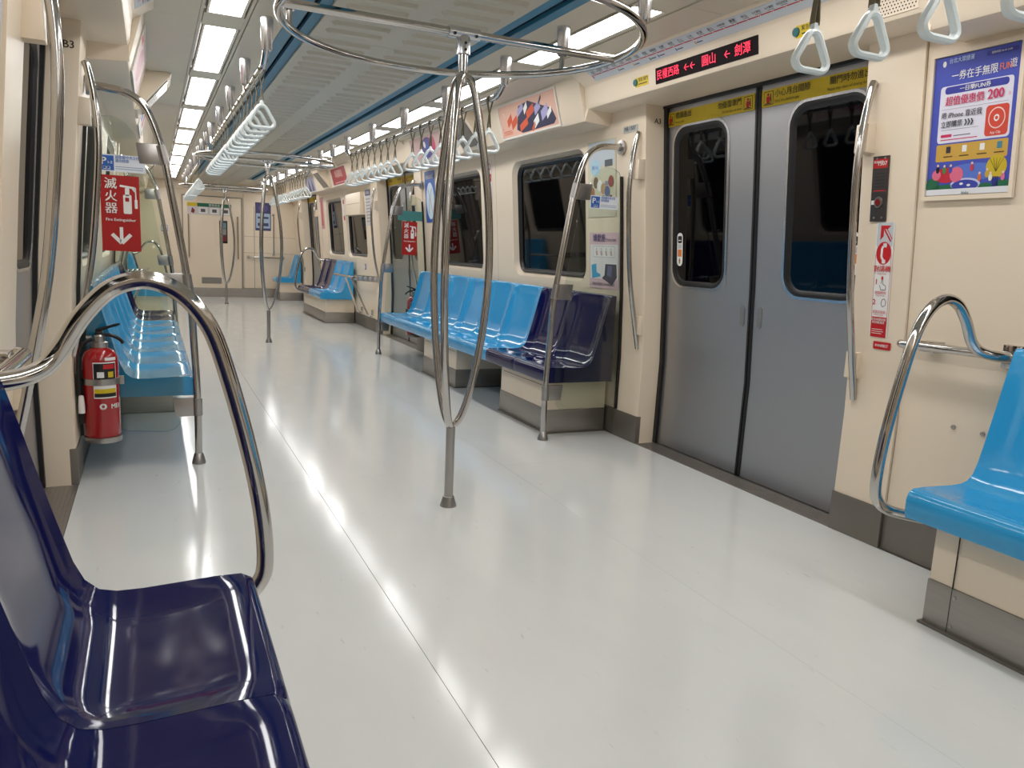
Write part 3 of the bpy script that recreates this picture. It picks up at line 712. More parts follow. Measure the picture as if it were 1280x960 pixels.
def strap(x, y, label, group):
    t = thing('hanging_strap', label, 'strap', (x, y, 1.655), group)
    tri = [(-.064, 1.684), (-.048, 1.662), (.048, 1.662), (.064, 1.684), (.014, 1.768), (-.014, 1.768)]
    L = []
    n = len(tri)
    P = [Vector((a, 0, b)) for a, b in tri]
    for i in range(n):
        b = P[i]; u = P[i-1]-b; v = P[(i+1) % n]-b; rr = min(.02, u.length*.48, v.length*.48); p, q = b+u.normalized()*rr, b+v.normalized()*rr
        for k in range(3): tt = k/2; L.append(p*(1-tt)**2+b*2*tt*(1-tt)+q*tt*tt)
    hd = MB().tube([(x+p.x, y, p.z) for p in L], .0098, 8, closed=True, up=(0, 1, 0), sy=1.45).build('handle', white, t)
    MB().hexa([(x-.012, y-.011, 1.765), (x+.012, y-.011, 1.765), (x+.012, y+.011, 1.765), (x-.012, y+.011, 1.765)], [(x-.007, y-.009, 1.792), (x+.007, y-.009, 1.792), (x+.007, y+.009, 1.792), (x-.007, y+.009, 1.792)]).build('handle_neck', white, hd, bevel=.002)
    for q in (-1, 1):
        a, b = x+q*.0185, x-q*.006; yo = q*.003
        mb = MB(); seg = [(a, RZ+.004), (x+q*.017, RZ-.012), (x, 1.862), (b, 1.80), (b, 1.785)]
        rows = [[(xx+dx, y+yo+dy, zz) for dx, dy in ((-.0013, -.010), (-.0013, .010), (.0013, .010), (.0013, -.010), (-.0013, -.010))] for xx, zz in seg]
        mb.sweep(rows).build('webbing', strapm, t)
    MB().tube([(x+.0185*math.cos(PI*k/8), y, RZ+.0185*math.sin(PI*k/8)) for k in range(9)], .0035, 6, sy=3).build('rail_loop', strapm, t)
    return t
s0 = None
def straps(sd, ys, label, group):
    global s0
    for i, y in enumerate(ys):
        lb = 'white triangular strap handle, '+ordinal(i)+' from '+label
        if s0 is None: s0 = strap(sd*RX, y, lb, group); continue
        c = copy_tree(s0); c.location = (sd*RX, y, 1.655); c['label'] = lb; c['group'] = group
Y1 = [4.2+.205*k for k in range(8)]+[6.09+.208*k for k in range(8)]
Y2 = [10.0+.205*k for k in range(7)]+[11.65+.2*k for k in range(7)]
straps(1, Y1, 'the yellow-stickered doors, above the navy pair bench', 'strap handles above the navy pair bench')
straps(-1, Y1, 'the B3 pillar, above the bench behind the extinguisher', 'strap handles above the extinguisher bench')
straps(1, Y2, 'the perch board, on the rail above it', 'strap handles above the perch board')
straps(-1, Y2, 'the extinguisher bench, on the rail past it', 'strap handles past the extinguisher bench')
straps(1, [1.795-.205*k for k in range(8)], 'the yellow-stickered doors, before the ticket poster', 'strap handles before the ticket poster')
straps(-1, [1.795-.205*k for k in range(8)], 'the B3 pillar, on the rail opposite the ticket poster', 'strap handles opposite the ticket poster')

# ---- wheelchair-space perches
def perch(sd, label):
    t = thing('perch_rail', label, 'perch', (sd*1.3, 10.4, .2), 'wheelchair space perches')
    MB().tube([(sd*1.22, 10.0, .685), (sd*1.19, 11.0, .685)], .017, 12).build('front_rail', chrome, t)
    for yb, yt in ((10.5, 10.45), (9.95, 10.1)):
        MB().tube(fillet([(sd*1.462, yb, .27), (sd*1.462, yb, .19), (sd*1.41, yb, .2), (sd*1.22, yt, .675)], .03), .013, 10).build('strut', chrome, t)
    A = [(1.235, 10.08), (1.455, 9.66), (1.47, 9.67), (1.25, 10.09)]
    MB().prism([(sd*a, b, .645) for a, b in A], [(sd*a, b, .72) for a, b in A]).build('perch_board', satin, t, bevel=.004)
    for k in range(5):
        f = (k+.5)/5; x, y = 1.235+.22*f, 10.08-.42*f
        MB().tube([(sd*x, y, .682), (sd*(x-.0115), y-.006, .682)], [.03, .024], 14).build('round_boss', hangm, t)
perch(1, 'steel perch board with round bosses beside the light blue seats, under the wall cabinet')
perch(-1, 'steel perch board with round bosses in the wheelchair space past the extinguisher bench')
# wall cabinet over the far window
t = thing('wall_cabinet', 'small cream wall cabinet hung over the window above the perch board', 'cabinet', (1.4, 10.63, 1.5))
MB().box(1.345, 1.44, 10.22, 11.06, 1.5, 1.79).build('cabinet_body', cream, t, bevel=.008)
MB().box(1.343, 1.346, 10.24, 11.04, 1.648, 1.652).build('lid_joint', skirt, t)

# ---- fire extinguishers
def extinguisher(sd, y, face, label):
    x = sd*1.366
    t = thing('fire_extinguisher', label, 'extinguisher', (x, y, .165), 'fire extinguishers')
    r = .074
    MB().lathe([(r-.004, .19), (r, .2), (r, .53), (r*.97, .552), (r*.8, .578), (r*.5, .592), (.03, .596)], (x, y, 0), 28).build('cylinder', redm, t); cyl = t.children[-1]
    MB().lathe([(r+.003, .165), (r+.004, .17), (r+.004, .188), (r-.004, .192)], (x, y, 0), 28).build('base_ring', satin, t)
    MB().lathe([(.032, .594), (.034, .598), (.034, .618), (.024, .622), (.024, .645), (.018, .652)], (x, y, 0), 18).build('valve', satin, t); vlv = t.children[-1]
    hx = 1 if sd < 0 else -1
    MB().tube([(x-hx*.03, y, .636), (x-hx*.052, y, .636)], .012, 12).build('gauge', satin, vlv)
    MB().box(x-.016, x+.016, y-.014, y+.014, .645, .668).build('lever_block', blackp, vlv, bevel=.004)
    MB().tube(spline([(x-hx*.012, y, .668), (x+hx*.03, y, .684), (x+hx*.085, y, .70)], 4), [.013]*4+[.011]*4+[.007], 10, sy=.6).build('upper_lever', blackp, vlv)
    MB().tube(spline([(x+hx*.01, y, .65), (x+hx*.05, y, .648), (x+hx*.085, y, .628), (x+hx*.095, y, .612)], 4), .008, 10).build('lower_lever', blackp, vlv)
    MB().tube(spline([(x-hx*.03, y-.005, .634), (x-hx*.074, y-.02, .60), (x-hx*.086, y-.03, .50), (x-hx*.084, y-.035, .36)], 5), .009, 10).build('hose', blackp, t)
    MB().lathe([(.008, .385), (.0105, .38), (.0135, .34), (.0135, .305)], (x-hx*.078, y-.05, 0), 12).build('nozzle', WHITE, t)
    bnd = MB().lathe([(r+.002, .43), (r+.0035, .431), (r+.0035, .458), (r+.002, .459)], (x, y, 0), 28).build('strap_band', satin, t)
    MB().box(x+hx*(r-.004), x+hx*(r+.02), y-.016, y+.004, .426, .463).build('band_buckle', satin, bnd, bevel=.002)
    MB().box(x-hx*.096, x-hx*(r-.01), y-.02, y+.02, .25, .5).build('wall_bracket', blackp, t)
    # curved label on the front
    def patch(a0, a1, z0, z1, rr, m, nm):
        n = 10; MB().sweep([[(x+rr*math.sin(a0+(a1-a0)*i/n), y-rr*math.cos(a0+(a1-a0)*i/n), z) for z in (z0, z1)] for i in range(n+1)]).build(nm, m, cyl)
    c0 = .25*hx
    patch(c0-.62, c0+.72, .372, .535, r+.0006, WHITE, 'label_border'); patch(c0-.58, c0+.68, .455, .53, r+.0011, BLACK, 'label_block')
    patch(c0-.58, c0+.68, .378, .395, r+.0011, BLACK, 'label_block'); patch(c0-.58, c0+.68, .395, .415, r+.0011, YEL, 'label_block')
    patch(c0-.05, c0+.6, .505, .525, r+.0016, RED, 'label_block')
    patch(c0-.4, c0-.02, .466, .492, r+.0016, WHITE, 'label_disc'); patch(c0+.2, c0+.52, .466, .492, r+.0016, YEL, 'label_disc')
    patch(c0+.05, c0+.75, .552-.01, .556, r+.0008, WHITE, 'serial_tag')
    vs, fs = letter_verts('MEI', .03, 'CENTER', .02)
    vs2, fs2 = letter_verts('◎', .034, 'CENTER', .02)
    mb = MB(); wrap = lambda p, o: (x+(r+.001+p.z)*math.sin(c0+(p.x+o)/r), y-(r+.001+p.z)*math.cos(c0+(p.x+o)/r), .333+p.y)
    mb.add([wrap(p, .045) for p in vs], fs); mb.add([wrap(p, -.01) for p in vs2], fs2); mb.build('lettering', WHITE, cyl, flat=True)
extinguisher(-1, 3.895, 1, 'red fire extinguisher with silver band strapped to the pillar marked B3')
extinguisher(1, 7.86, -1, 'red fire extinguisher seen behind the glass at the light blue bench end')

# ---- cove monitors
def monitor(sd, y, label):
    t = thing('cove_monitor', label, 'monitor', (sd*1.1, y, 1.885), 'cove monitors')
    hw = .21
    A = [(.99, CEIL), (1.0, 2.115), (1.195, 1.885), (1.215, 1.885), (1.15, CEIL)]
    MB().prism([(sd*a, y-hw, b) for a, b in A], [(sd*a, y+hw, b) for a, b in A]).build('housing', cream, t, bevel=.004)
    d = Vector((1.195-1.0, 0, 1.885-2.115)); n = Vector((-.23, 0, -.195)).normalized()
    q = [Vector((1.0, 0, 2.115))+d*f for f in (.1, .9)]
    mk = lambda e, o: [(sd*(q[0].x+n.x*o), y-e, q[0].z+n.z*o), (sd*(q[0].x+n.x*o), y+e, q[0].z+n.z*o), (sd*(q[1].x+n.x*o), y+e, q[1].z+n.z*o), (sd*(q[1].x+n.x*o), y-e, q[1].z+n.z*o)]
    MB().hexa(mk(.165, .002), mk(.165, .006)).build('screen', mat('grey_screen', srgb(92, 88, 86), .12), t)
for sd in (1, -1):
    wh = 'bench with the navy pair' if sd > 0 else 'bench behind the extinguisher'
    monitor(sd, 5.87, 'cream wedge monitor with unlit grey screen above the '+wh)
    monitor(sd, 11.55, 'cream wedge monitor with unlit grey screen above the '+('perch board seats' if sd > 0 else 'seats past the extinguisher bench'))

# ================================================================== SIGNS AND POSTERS
# ---- cove posters
def frame_ring(pl, a, b, w_, th):
    q = lambda a_, b_, d: [pl.at(u*a_, v*b_, d) for u, v in ((1, 1), (-1, 1), (-1, -1), (1, -1))]
    return MB().ring(q(a, b, 0), q(a, b, th)).ring(q(a, b, th), q(a-w_, b-w_, th)).ring(q(a-w_, b-w_, th), q(a-w_, b-w_, 0))
def coveplane(sd, y): return Plane((sd*1.1755, y, 2.01), (0, -sd, 0), (-sd*.061, 0, .218))
def cove_poster(sd, y, w_, bg, layers, label):
    pl = coveplane(sd, y)
    t = sheet('cove_poster', label, 'poster', pl, w_, .215, bg, layers, 'cove posters', th=.003, depth0=.002)
    fr = pm(226, 222, 214)
    frame_ring(pl, w_/2+.012, .1075+.012, .012, .008).build('frame', fr, t, flat=True)
PINK = pm(224, 178, 158); ORG = pm(206, 84, 48); NAV = pm(44, 42, 74); LAV = pm(166, 160, 204)
blk = [('poly', NAV, [(-.18, -.07), (-.1, .075), (.05, .09), (.36, .0), (.4, -.07), (.36, -.095), (.0, -.1), (-.1, -.1)], 1)]
for k, (u, v, a, b, m) in enumerate([(-.2, -.02, .1, .05, ORG), (-.06, -.05, .13, .045, ORG), (.06, .02, .12, .05, ORG), (.17, .03, .09, .05, LAV), (-.08, .05, .1, .04, LAV), (.26, -.01, .1, .06, LAV), (.13, -.05, .08, .05, WHITE), (.0, .05, .06, .04, WHITE), (.32, -.02, .07, .035, WHITE), (.22, .07, .05, .02, NAV), (-.27, .0, .08, .05, ORG), (.08, -.08, .06, .03, ORG)]):
    blk.append(('poly', m, [(u-a/2, v-b/2-.02), (u+a/2, v-b/2+.02), (u+a/2, v+b/2+.02), (u-a/2, v+b/2-.02)], 2))
blk += [('rect', WHITE, -.36, .05, -.352, .06, 0, 2), ('rect', WHITE, -.35, .03, -.346, .05, 0, 2), ('rect', ORG, -.4, -.068, -.27, -.063, 0, 2), ('rect', ORG, -.4, -.078, -.25, -.074, 0, 2), ('rect', ORG, -.4, -.088, -.26, -.084, 0, 2), ('rect', ORG, -.4, -.05, -.392, -.04, 0, 2)]
cove_poster(1, 4.875, .86, PINK, blk, 'framed pink poster with orange and navy blocks above the bench by the doors')
cove_poster(1, 7.0, .86, pm(206, 172, 168), [('circ', pm(92, 70, 140), .05, .0, .16, .09, 1), ('circ', pm(196, 76, 110), .2, .02, .07, .07, 2), ('poly', pm(60, 90, 170), [(-.1, -.09), (.05, .08), (.1, -.02), (.0, -.1)], 2), ('circ', WHITE, -.02, .03, .03, .03, 3)], 'framed pink poster with purple figures at the light blue end of the bench')
cove_poster(1, 10.68, .86, pm(150, 28, 40), [('text', pm(226, 190, 180), '幸福車站', 0, .02, .11, 'CENTER'), ('rect', pm(226, 190, 180), -.3, -.085, .3, -.078, 0, 1)], 'framed dark red poster with pale lettering above the perch board')
cove_poster(1, 12.75, .7, pm(170, 168, 196), [('poly', NAV, [(-.2, -.1), (-.1, .1), (.0, -.1)], 1), ('poly', pm(90, 84, 120), [(.05, -.1), (.15, .1), (.25, -.1)], 1)], 'framed lavender poster with dark shapes above the far navy seats')
cove_poster(-1, 4.875, .86, pm(214, 186, 186), [('circ', pm(190, 140, 150), 0, 0, .2, .08, 1), ('rect', RED, -.38, .06, -.2, .09, 0, 1)], 'framed pale pink poster above the bench behind the extinguisher')
cove_poster(-1, 6.95, .86, pm(206, 204, 200), [('rect', BLUE, -.3, -.05, -.05, .05, 0, 1), ('rect', RED, .05, -.05, .3, .05, 0, 1)], 'framed pale poster above the navy end of the extinguisher bench')

# ---- route map and LED display over the doors
def mapplane(sd, y): return Plane((sd*1.143, y, 2.101), (0, -sd, 0), (-sd*.086, 0, .058))
ST = ['象山', '台北101/世貿', '信義安和', '大安', '大安森林公園', '東門', '中正紀念堂', '台大醫院', '台北車站', '中山', '雙連', '民權西路', '圓山', '劍潭', '士林', '芝山', '明德', '石牌', '唭哩岸', '奇岩', '北投', '復興崗', '忠義', '關渡', '竹圍', '紅樹林', '淡水']
def route_map(sd, yc, w_, stations, label):
    ly = [('line', RED, [(-w_/2+.03, .0), (w_/2-.03, .0)], .005, 1)]
    n = len(stations)
    for i, s_ in enumerate(stations):
        u = -w_/2+.05+(w_-.1)*i/(n-1)
        ly += [('circ', WHITE, u, 0, .0055, .0055, 2), ('text', BLACK, s_, u, .022, .018 if len(s_) < 4 else .012, 'CENTER', .01), ('rect', pm(120, 116, 116), u-.018, .008, u+.018, .0105, 0, 1)]
        ly += [('line', RED, [(u-.004, -.003), (u+.004, .003)], .004, 3)]
    for i, c in ((3, pm(150, 104, 60)), (5, pm(214, 150, 40)), (7, pm(30, 110, 70)), (8, pm(40, 90, 170)), (10, pm(40, 90, 170)), (12, pm(214, 150, 40))):
        if i < n:
            u = -w_/2+.05+(w_-.1)*i/(n-1)
            ly += [('rect', c, u-.004, -.028, u+.004, -.012, .003, 1), ('rect', pm(90, 90, 100), u+.008, -.024, u+.05, -.018, 0, 1)]
    ly += [('rect', RED, -w_/2+.012, -.018, -w_/2+.022, .004, .003, 1), ('line', RED, [(w_/2-.2, .0), (w_/2-.17, -.02)], .006, 1), ('text', pm(150, 40, 50), '新北投', w_/2-.155, -.02, .018, 'LEFT')]
    return sheet('route_map', label, 'map', mapplane(sd, yc), w_, .078, pm(206, 212, 220), ly, 'route maps')
route_map(1, 3.0, 1.98, ST[::-1], 'long white route map strip with a red line above the red LED display')
route_map(-1, 3.0, 1.98, ST, 'long white route map strip with a red line above the pillar marked B3')
def ledplane(sd, y): return Plane((sd*1.1975, y, 2.008), (0, -sd, 0), (-sd*.013, 0, .094))
t = sheet('led_display', 'black display bar with red lit characters above the doors with yellow stickers', 'display', ledplane(1, 3.06), .735, .076, mat('led_black', srgb(16, 2, 7), .5, spec=.08), [
    ('text', ledm, '民權西路', -.352, -.002, .05, 'LEFT', .012, .92), ('text', ledm, '←←', -.135, -.002, .048, 'LEFT', .02), ('text', ledm, '圓山', .0, -.002, .052, 'LEFT', .012), ('text', ledm, '←', .155, -.002, .05, 'LEFT', .02), ('text', ledm, '劍潭', .225, -.002, .052, 'LEFT', .012)], th=.003)
def button(y, label):
    pl = ledplane(1, y); t = thing('door_button', label, 'button', pl.at(0, -.02))
    MB().prism([pl.at(u, v, 0) for u, v in rrect(-.012, -.024, .105, .022, .006)], [pl.at(u, v, .0015) for u, v in rrect(-.012, -.024, .105, .022, .006)]).build('sticker', YEL, t, flat=True)
    c = [(.018*math.cos(k*PI/12), .018*math.sin(k*PI/12)) for k in range(24)]
    MB().prism([pl.at(u-.008, v, .0015) for u, v in c], [pl.at(u*.9-.008, v*.9, .008) for u, v in c]).build('push_cap', tealm, t)
    vs, fs = letter_verts('緊急 開門', .02, 'LEFT', .01); MB().add([pl.at(.018+p.x, .008+p.y, .002+p.z) for p in vs], fs).build('lettering', BLACK, t, flat=True)
    MB().add([pl.at(u, v, .002) for u, v in ((.02, -.014), (.095, -.014), (.095, -.009), (.02, -.009))], [(0, 1, 2, 3)]).build('printed_line', BLACK, t, flat=True)
button(3.6, 'teal push button with yellow sticker beside the route map start')
button(2.47, 'teal push button with yellow sticker behind the hanging straps')

pl = ledplane(1, 2.02)
sheet('speaker_grille', 'small perforated speaker grille on the bulkhead above the intercom pillar', 'speaker', pl, .17, .085, cream, [('circ', BLACK, -.07+.0127*i+(.006 if j % 2 else 0), -.033+.011*j, .0028, .0028, 1) for i in range(12) for j in range(7)])
# ---- yellow stickers on the doors
def picto(u, m1=BLACK, m2=RED):
    return [('rect', BLACK, u-.031, -.031, u+.031, .031, .004, 1), ('rect', YEL, u-.028, -.028, u+.028, .028, .003, 2), ('circ', m2, u-.002, .016, .007, .007, 3), ('poly', m2, [(u-.012, .008), (u+.01, .008), (u+.014, -.006), (u+.006, -.024), (u-.01, -.024), (u-.014, -.006)], 3), ('line', m1, [(u+.014, .018), (u+.018, -.02)], .006, 3), ('line', m1, [(u-.022, -.024), (u+.02, -.024)], .004, 3)]
def door_sticker(sd, y0, y1, left, leftsub, right, rightsub, pl_left, pl_right, label):
    w_ = y1-y0; u0 = -w_/2
    ly = []
    if pl_left: ly += picto(u0+.045)
    if pl_right: ly += picto(-u0-.045)
    lu = u0+(.088 if pl_left else .03); ru = -u0-(.088 if pl_right else .085)
    ly += [('text', BLACK, left, lu, .012, .036, 'LEFT', .012), ('text', BLACK, leftsub, lu, -.02, .017, 'LEFT'), ('text', BLACK, right, ru, .012, .036, 'RIGHT', .012), ('text', BLACK, rightsub, ru, -.02, .017, 'RIGHT')]
    sheet('door_sticker', label, 'sticker', doorplane(sd, (y0+y1)/2, 1.868, .003), w_, .077, YEL, ly, 'yellow stickers on the door tops')
door_sticker(1, 3.04, 3.752, '禮讓進出', 'Please yield', '勿倚靠車門', 'Do not lean on door', True, True, 'yellow sticker with pictograms at both ends on the door leaf by the A3 pillar')
door_sticker(1, 2.28, 2.992, '小心月台間隙', 'Mind the platform gap', '關門時勿進出', 'Please stay clear of closing doors', True, False, 'yellow sticker warning of the platform gap on the door leaf by the intercom')
for sd, dc, wh in ((1, D[2], 'of the doors past the navy pair bench'), (1, D[3], 'of the doors near the end wall'), (-1, D[1], 'of the doors beside the B3 pillar'), (-1, D[2], 'of the doors past the extinguisher bench')):
    door_sticker(sd, dc+.024, dc+.736, '禮讓進出', 'Please yield', '勿倚靠車門', 'Do not lean on door', True, True, 'yellow sticker on the farther leaf '+wh)
    door_sticker(sd, dc-.736, dc-.024, '小心月台間隙', 'Mind the platform gap', '關門時勿進出', 'Please stay clear of closing doors', True, False, 'yellow sticker on the nearer leaf '+wh)
for y, lb in ((3.62, 'oval hand-pinch sticker on the door window by the A3 pillar'), (2.41, 'oval hand-pinch sticker on the door window by the intercom')):
    pl = doorplane(1, y, 1.16, -.004)
    sheet('window_sticker', lb, 'sticker', pl, .05, .185, WHITE, [('rect', BLACK, -.018, .035, .018, .075, .008, 1), ('rect', GREYP, -.018, .005, .018, .03, 0, 1), ('rect', pm(222, 132, 60), -.018, -.04, .018, .0, 0, 1), ('poly', pm(150, 120, 60), [(-.008, -.06), (.0, -.045), (.008, -.06), (.004, -.08), (-.004, -.08)], 1), ('rect', WHITE, -.012, .048, .012, .053, 0, 2)], 'oval stickers on the door windows', r=.0245)

# ---- pillar lettering
def wall_letters(name, x, y, z, body, size, label):
    pl = yplane(x, y, z); vs, fs = letter_verts(body, size, 'CENTER', .012)
    o = MB().add([pl.at(p.x, p.y, p.z) for p in vs], fs).build(name, BLACK, None, flat=True); tag(o, label, 'lettering')
sheet('car_number_plate', 'small pale plate with the car number on the pillar marked A3', 'plate', wallplane(1, 3.905, 1.83, .014), .15, .036, pm(196, 198, 194), [('text', pm(40, 50, 70), 'MR 1507', 0, 0, .032, 'CENTER', .012)])
wall_letters('pillar_lettering', 1.455, 3.754, 1.86, 'A3', .04, 'black A3 lettering on the pillar beside the yellow-stickered doors')
wall_letters('pillar_lettering', -1.42, 3.754, 1.845, 'B3', .042, 'black B3 lettering on the pillar above the fire extinguisher')

# ---- intercom pillar
pl = wallplane(1, 2.176, 1.405, .014)
t = sheet('intercom', 'dark steel intercom panel with red button on the pillar', 'intercom', pl, .072, .245, mat('intercom_steel', srgb(88, 84, 84), .35, metal=.7), [('rect', RED, -.032, .078, .032, .112, 0, 1), ('text', WHITE, '車廂編號', -.03, .1, .011, 'LEFT'), ('text', WHITE, '1507', .031, .094, .022, 'RIGHT', .015), ('rect', WHITE, -.033, -.058, -.014, -.042, 0, 1)]+[('rect', pm(50, 48, 50), -.022, .056-k*.012, .022, .059-k*.012, 0, 1) for k in range(5)]+[('rect', RED, -.026, -.008, .026, -.004, 0, 1)], th=.004)
c = [(.5*math.cos(k*PI/12), .5*math.sin(k*PI/12)) for k in range(24)]
for nm, r0, r1, d0, d1, m in (('button_rim', .034, .032, .004, .009, satin), ('call_button', .021, .018, .009, .013, mat('dark_red_button', srgb(120, 12, 22), .3))):
    MB().prism([pl.at(a*r0*1.1, b*r0*1.3-.05, d0) for a, b in c], [pl.at(a*r1*1.1, b*r1*1.3-.05, d1) for a, b in c]).build(nm, m, t)
for u in (-.018, .018):
    for v in (-.108, .114): MB().prism([pl.at(u+a*.009, v+b*.009, .004) for a, b in c], [pl.at(u+a*.007, v+b*.007, .006) for a, b in c]).build('screw', satin, t)
pl = wallplane(1, 2.138, 1.058, .014)
LR = pm(196, 24, 34)
ly = [('rect', GREYP, -.036, .13, .036, .222, .008, 1), ('poly', LR, [(-.02, .21), (.026, .21), (.012, .197), (-.006, .197), (-.006, .17), (-.02, .155)], 2), ('line', LR, [(-.004, .196), (.028, .15)], .006, 2), ('line', LR, [(.006, .2), (.034, .158)], .003, 2), ('circ', LR, 0, .105, .034, .044, 2),
      ('line', WHITE, [(.006, .138), (-.008, .125), (-.009, .09), (.004, .074)], .009, 3), ('rect', WHITE, -.004, .128, .012, .143, .003, 3), ('rect', WHITE, -.006, .066, .01, .081, .003, 3),
      ('text', LR, '對講機', 0, .044, .026, 'CENTER', .02), ('text', LR, 'Intercom', 0, .026, .011, 'CENTER'), ('text', LR, '1', -.022, -.006, .03, 'CENTER', .015), ('text', LR, '2', -.026, -.085, .03, 'CENTER', .015),
      ('line', BLACK, [(-.002, -.012), (.0, .004), (.005, .004), (.006, -.014), (.02, -.02), (.02, -.036), (-.002, -.036), (-.008, -.018)], .002, 2), ('circ', LR, .002, .01, .005, .007, 2), ('line', BLACK, [(.004, -.09), (.008, -.074), (.018, -.07), (.026, -.08), (.024, -.095), (.012, -.102), (.004, -.09)], .002, 2),
      ('text', LR, '按鈕呼叫', 0, -.048, .013, 'CENTER', .02), ('text', LR, 'Press to talk', 0, -.058, .008, 'CENTER'), ('text', LR, '請靠近說話', 0, -.122, .012, 'CENTER', .02), ('text', LR, 'Please speak', 0, -.133, .008, 'CENTER'),
      ('rect', LR, -.036, -.222, .036, -.142, 0, 1), ('text', WHITE, '緊急時請按鈕\n與司機通話', 0, -.158, .0115, 'CENTER', .015), ('rect', WHITE, -.03, -.192, .02, -.19, 0, 2), ('rect', WHITE, -.03, -.2, .024, -.198, 0, 2), ('rect', WHITE, -.03, -.208, .016, -.206, 0, 2),
      ('line', LR, [(-.0355, .1), (-.0355, -.142)], .0015, 2), ('line', LR, [(.0355, .1), (.0355, -.142)], .0015, 2)]
sheet('intercom_sign', 'white and red sticker with arrow and telephone below the intercom panel', 'sticker', pl, .08, .446, WHITE, ly, r=.006)
sheet('number_plate', 'small red plate with the car number below the intercom sticker', 'plate', wallplane(1, 2.115, .805, .014), .08, .03, LR, [('text', WHITE, '車廂編號', -.03, .0, .011, 'LEFT'), ('text', WHITE, '1507', .032, .0, .017, 'RIGHT', .01)], r=.004)
for y in (1.79, 1.68):
    o = MB().lathe([(.009, -.002), (.008, -.006), (.003, -.008)], (W(.55), y, .55), 12, 'x').build('wall_bolt', satin, None)
    tag(o, 'small round bolt below the loop handrail bar, '+('nearer the metal doors' if y > 1.73 else 'nearer the light blue seat'), 'bolt', 'bolts below the loop handrail bar')

# ---- the big blue ticket poster
pw, ph = .355, .465
pl = wallplane(1, 1.829, 1.603, .002); pl.R = pl.R*.85
PB = pm(72, 84, 184); MUST = pm(206, 164, 72); MAG = pm(206, 44, 96)
g = lambda u, v: (u, v)
ly = [('rect', pm(228, 226, 240), -.145, -.055, .158, .135, .012, 1), ('rect', pm(56, 62, 160), -.125, .108, .14, .132, .011, 2), ('text', WHITE, '一日樂FUN券', .005, .119, .019, 'CENTER', .02, 1.15),
      ('text', MAG, '超值優惠價', -.118, .082, .033, 'LEFT', .02), ('text', MAG, '200', .06, .084, .044, 'LEFT', .03), ('text', MAG, '元', .148, .078, .012, 'CENTER'), ('rect', pm(150, 150, 160), -.135, .057, .145, .0582, 0, 2),
      ('text', BLACK, '用 iPhone 靠近我', -.132, .036, .024, 'LEFT', .015), ('text', BLACK, '立即購票 ❯❯❯', -.132, .006, .024, 'LEFT', .015), ('rect', pm(150, 150, 158), -.13, -.012, .03, -.0105, 0, 2),
      ('rect', pm(216, 74, 56), .058, -.048, .15, .05, .012, 2), ('circ', pm(244, 214, 206), .104, .008, .034, .034, 3), ('circ', pm(216, 74, 56), .104, .008, .03, .03, 4), ('circ', WHITE, .104, .008, .011, .011, 5), ('circ', pm(216, 74, 56), .104, .008, .006, .006, 6), ('text', WHITE, 'App Clip', .104, -.038, .012, 'CENTER'),
      ('rect', MAG, -.13, -.036, -.08, -.026, .005, 2), ('rect', pm(110, 100, 120), -.074, -.034, .0, -.031, 0, 2), ('rect', MAG, -.13, -.046, .03, -.043, 0, 2),
      ('rect', MUST, -.145, -.118, .158, -.06, .006, 1), ('text', WHITE, '一券在手無限', -.1, .163, .033, 'LEFT', .01, .98), ('text', pm(226, 120, 70), 'FUN', .098, .165, .03, 'LEFT', .02, .85), ('text', WHITE, '遊', .152, .17, .03, 'CENTER'),
      ('text', pm(190, 214, 240), '台北大眾捷運', -.115, .215, .018, 'LEFT', .02), ('circ', WHITE, -.137, .21, .008, .01, 1), ('rect', pm(56, 62, 160), .04, .208, .165, .222, .006, 1), ('text', WHITE, '服務時間 06:00-24:00', .1025, .215, .009, 'CENTER')]
for i, (u, c2) in enumerate(((-.09, pm(60, 50, 60)), (-.02, WHITE), (.055, WHITE), (.125, pm(70, 130, 150)))):
    ly += [('rect', c2, u-.01, -.09, u+.01, -.068, .002, 2), ('rect', pm(90, 70, 30), u-.02, -.104, u+.02, -.1, 0, 2)]
GRN = pm(34, 104, 72)
ly += [('circ', pm(90, 120, 206), .02, -.16, .12, .03, 1), ('circ', pm(196, 40, 60), -.09, -.165, .055, .026, 2), ('circ', pm(226, 110, 140), -.045, -.165, .03, .026, 3), ('circ', pm(226, 110, 140), -.135, -.163, .02, .018, 3), ('circ', pm(204, 178, 40), .12, -.148, .042, .038, 2), ('rect', pm(44, 48, 130), .108, -.215, .132, -.18, 0, 2),
       ('circ', GRN, -.15, -.2, .03, .03, 2), ('circ', GRN, -.09, -.21, .06, .013, 2), ('circ', GRN, .15, -.205, .03, .015, 2), ('circ', GRN, .08, -.208, .03, .01, 2), ('circ', pm(200, 206, 236), -.005, -.2, .065, .022, 2), ('circ', pm(58, 68, 168), -.005, -.203, .057, .019, 3), ('circ', WHITE, -.02, -.197, .008, .004, 4), ('circ', WHITE, .012, -.203, .008, .004, 4)]
for u, v, c2 in ((-.13, -.145, BLACK), (-.1, -.148, pm(60, 140, 70)), (-.072, -.148, pm(70, 80, 180)), (.02, -.145, pm(200, 60, 80)), (.055, -.18, pm(214, 110, 60)), (.085, -.17, pm(206, 170, 60)), (.1, -.182, pm(230, 230, 210)), (.15, -.182, pm(226, 120, 160))):
    ly += [('circ', c2, u, v, .008, .012, 4), ('circ', pm(238, 206, 186), u, v+.014, .005, .005, 4)]
for k in (-2, -1, 0, 1, 2): ly.append(('line', pm(90, 76, 20), [(.12, -.165), (.12+k*.014, -.12)], .0015, 3))
ly += [('rect', pm(226, 228, 234), -pw/2, -ph/2, pw/2, -ph/2+.02, 0, 4), ('text', pm(60, 90, 90), 'kkday', 0, -.2275, .014, 'CENTER', .01)]
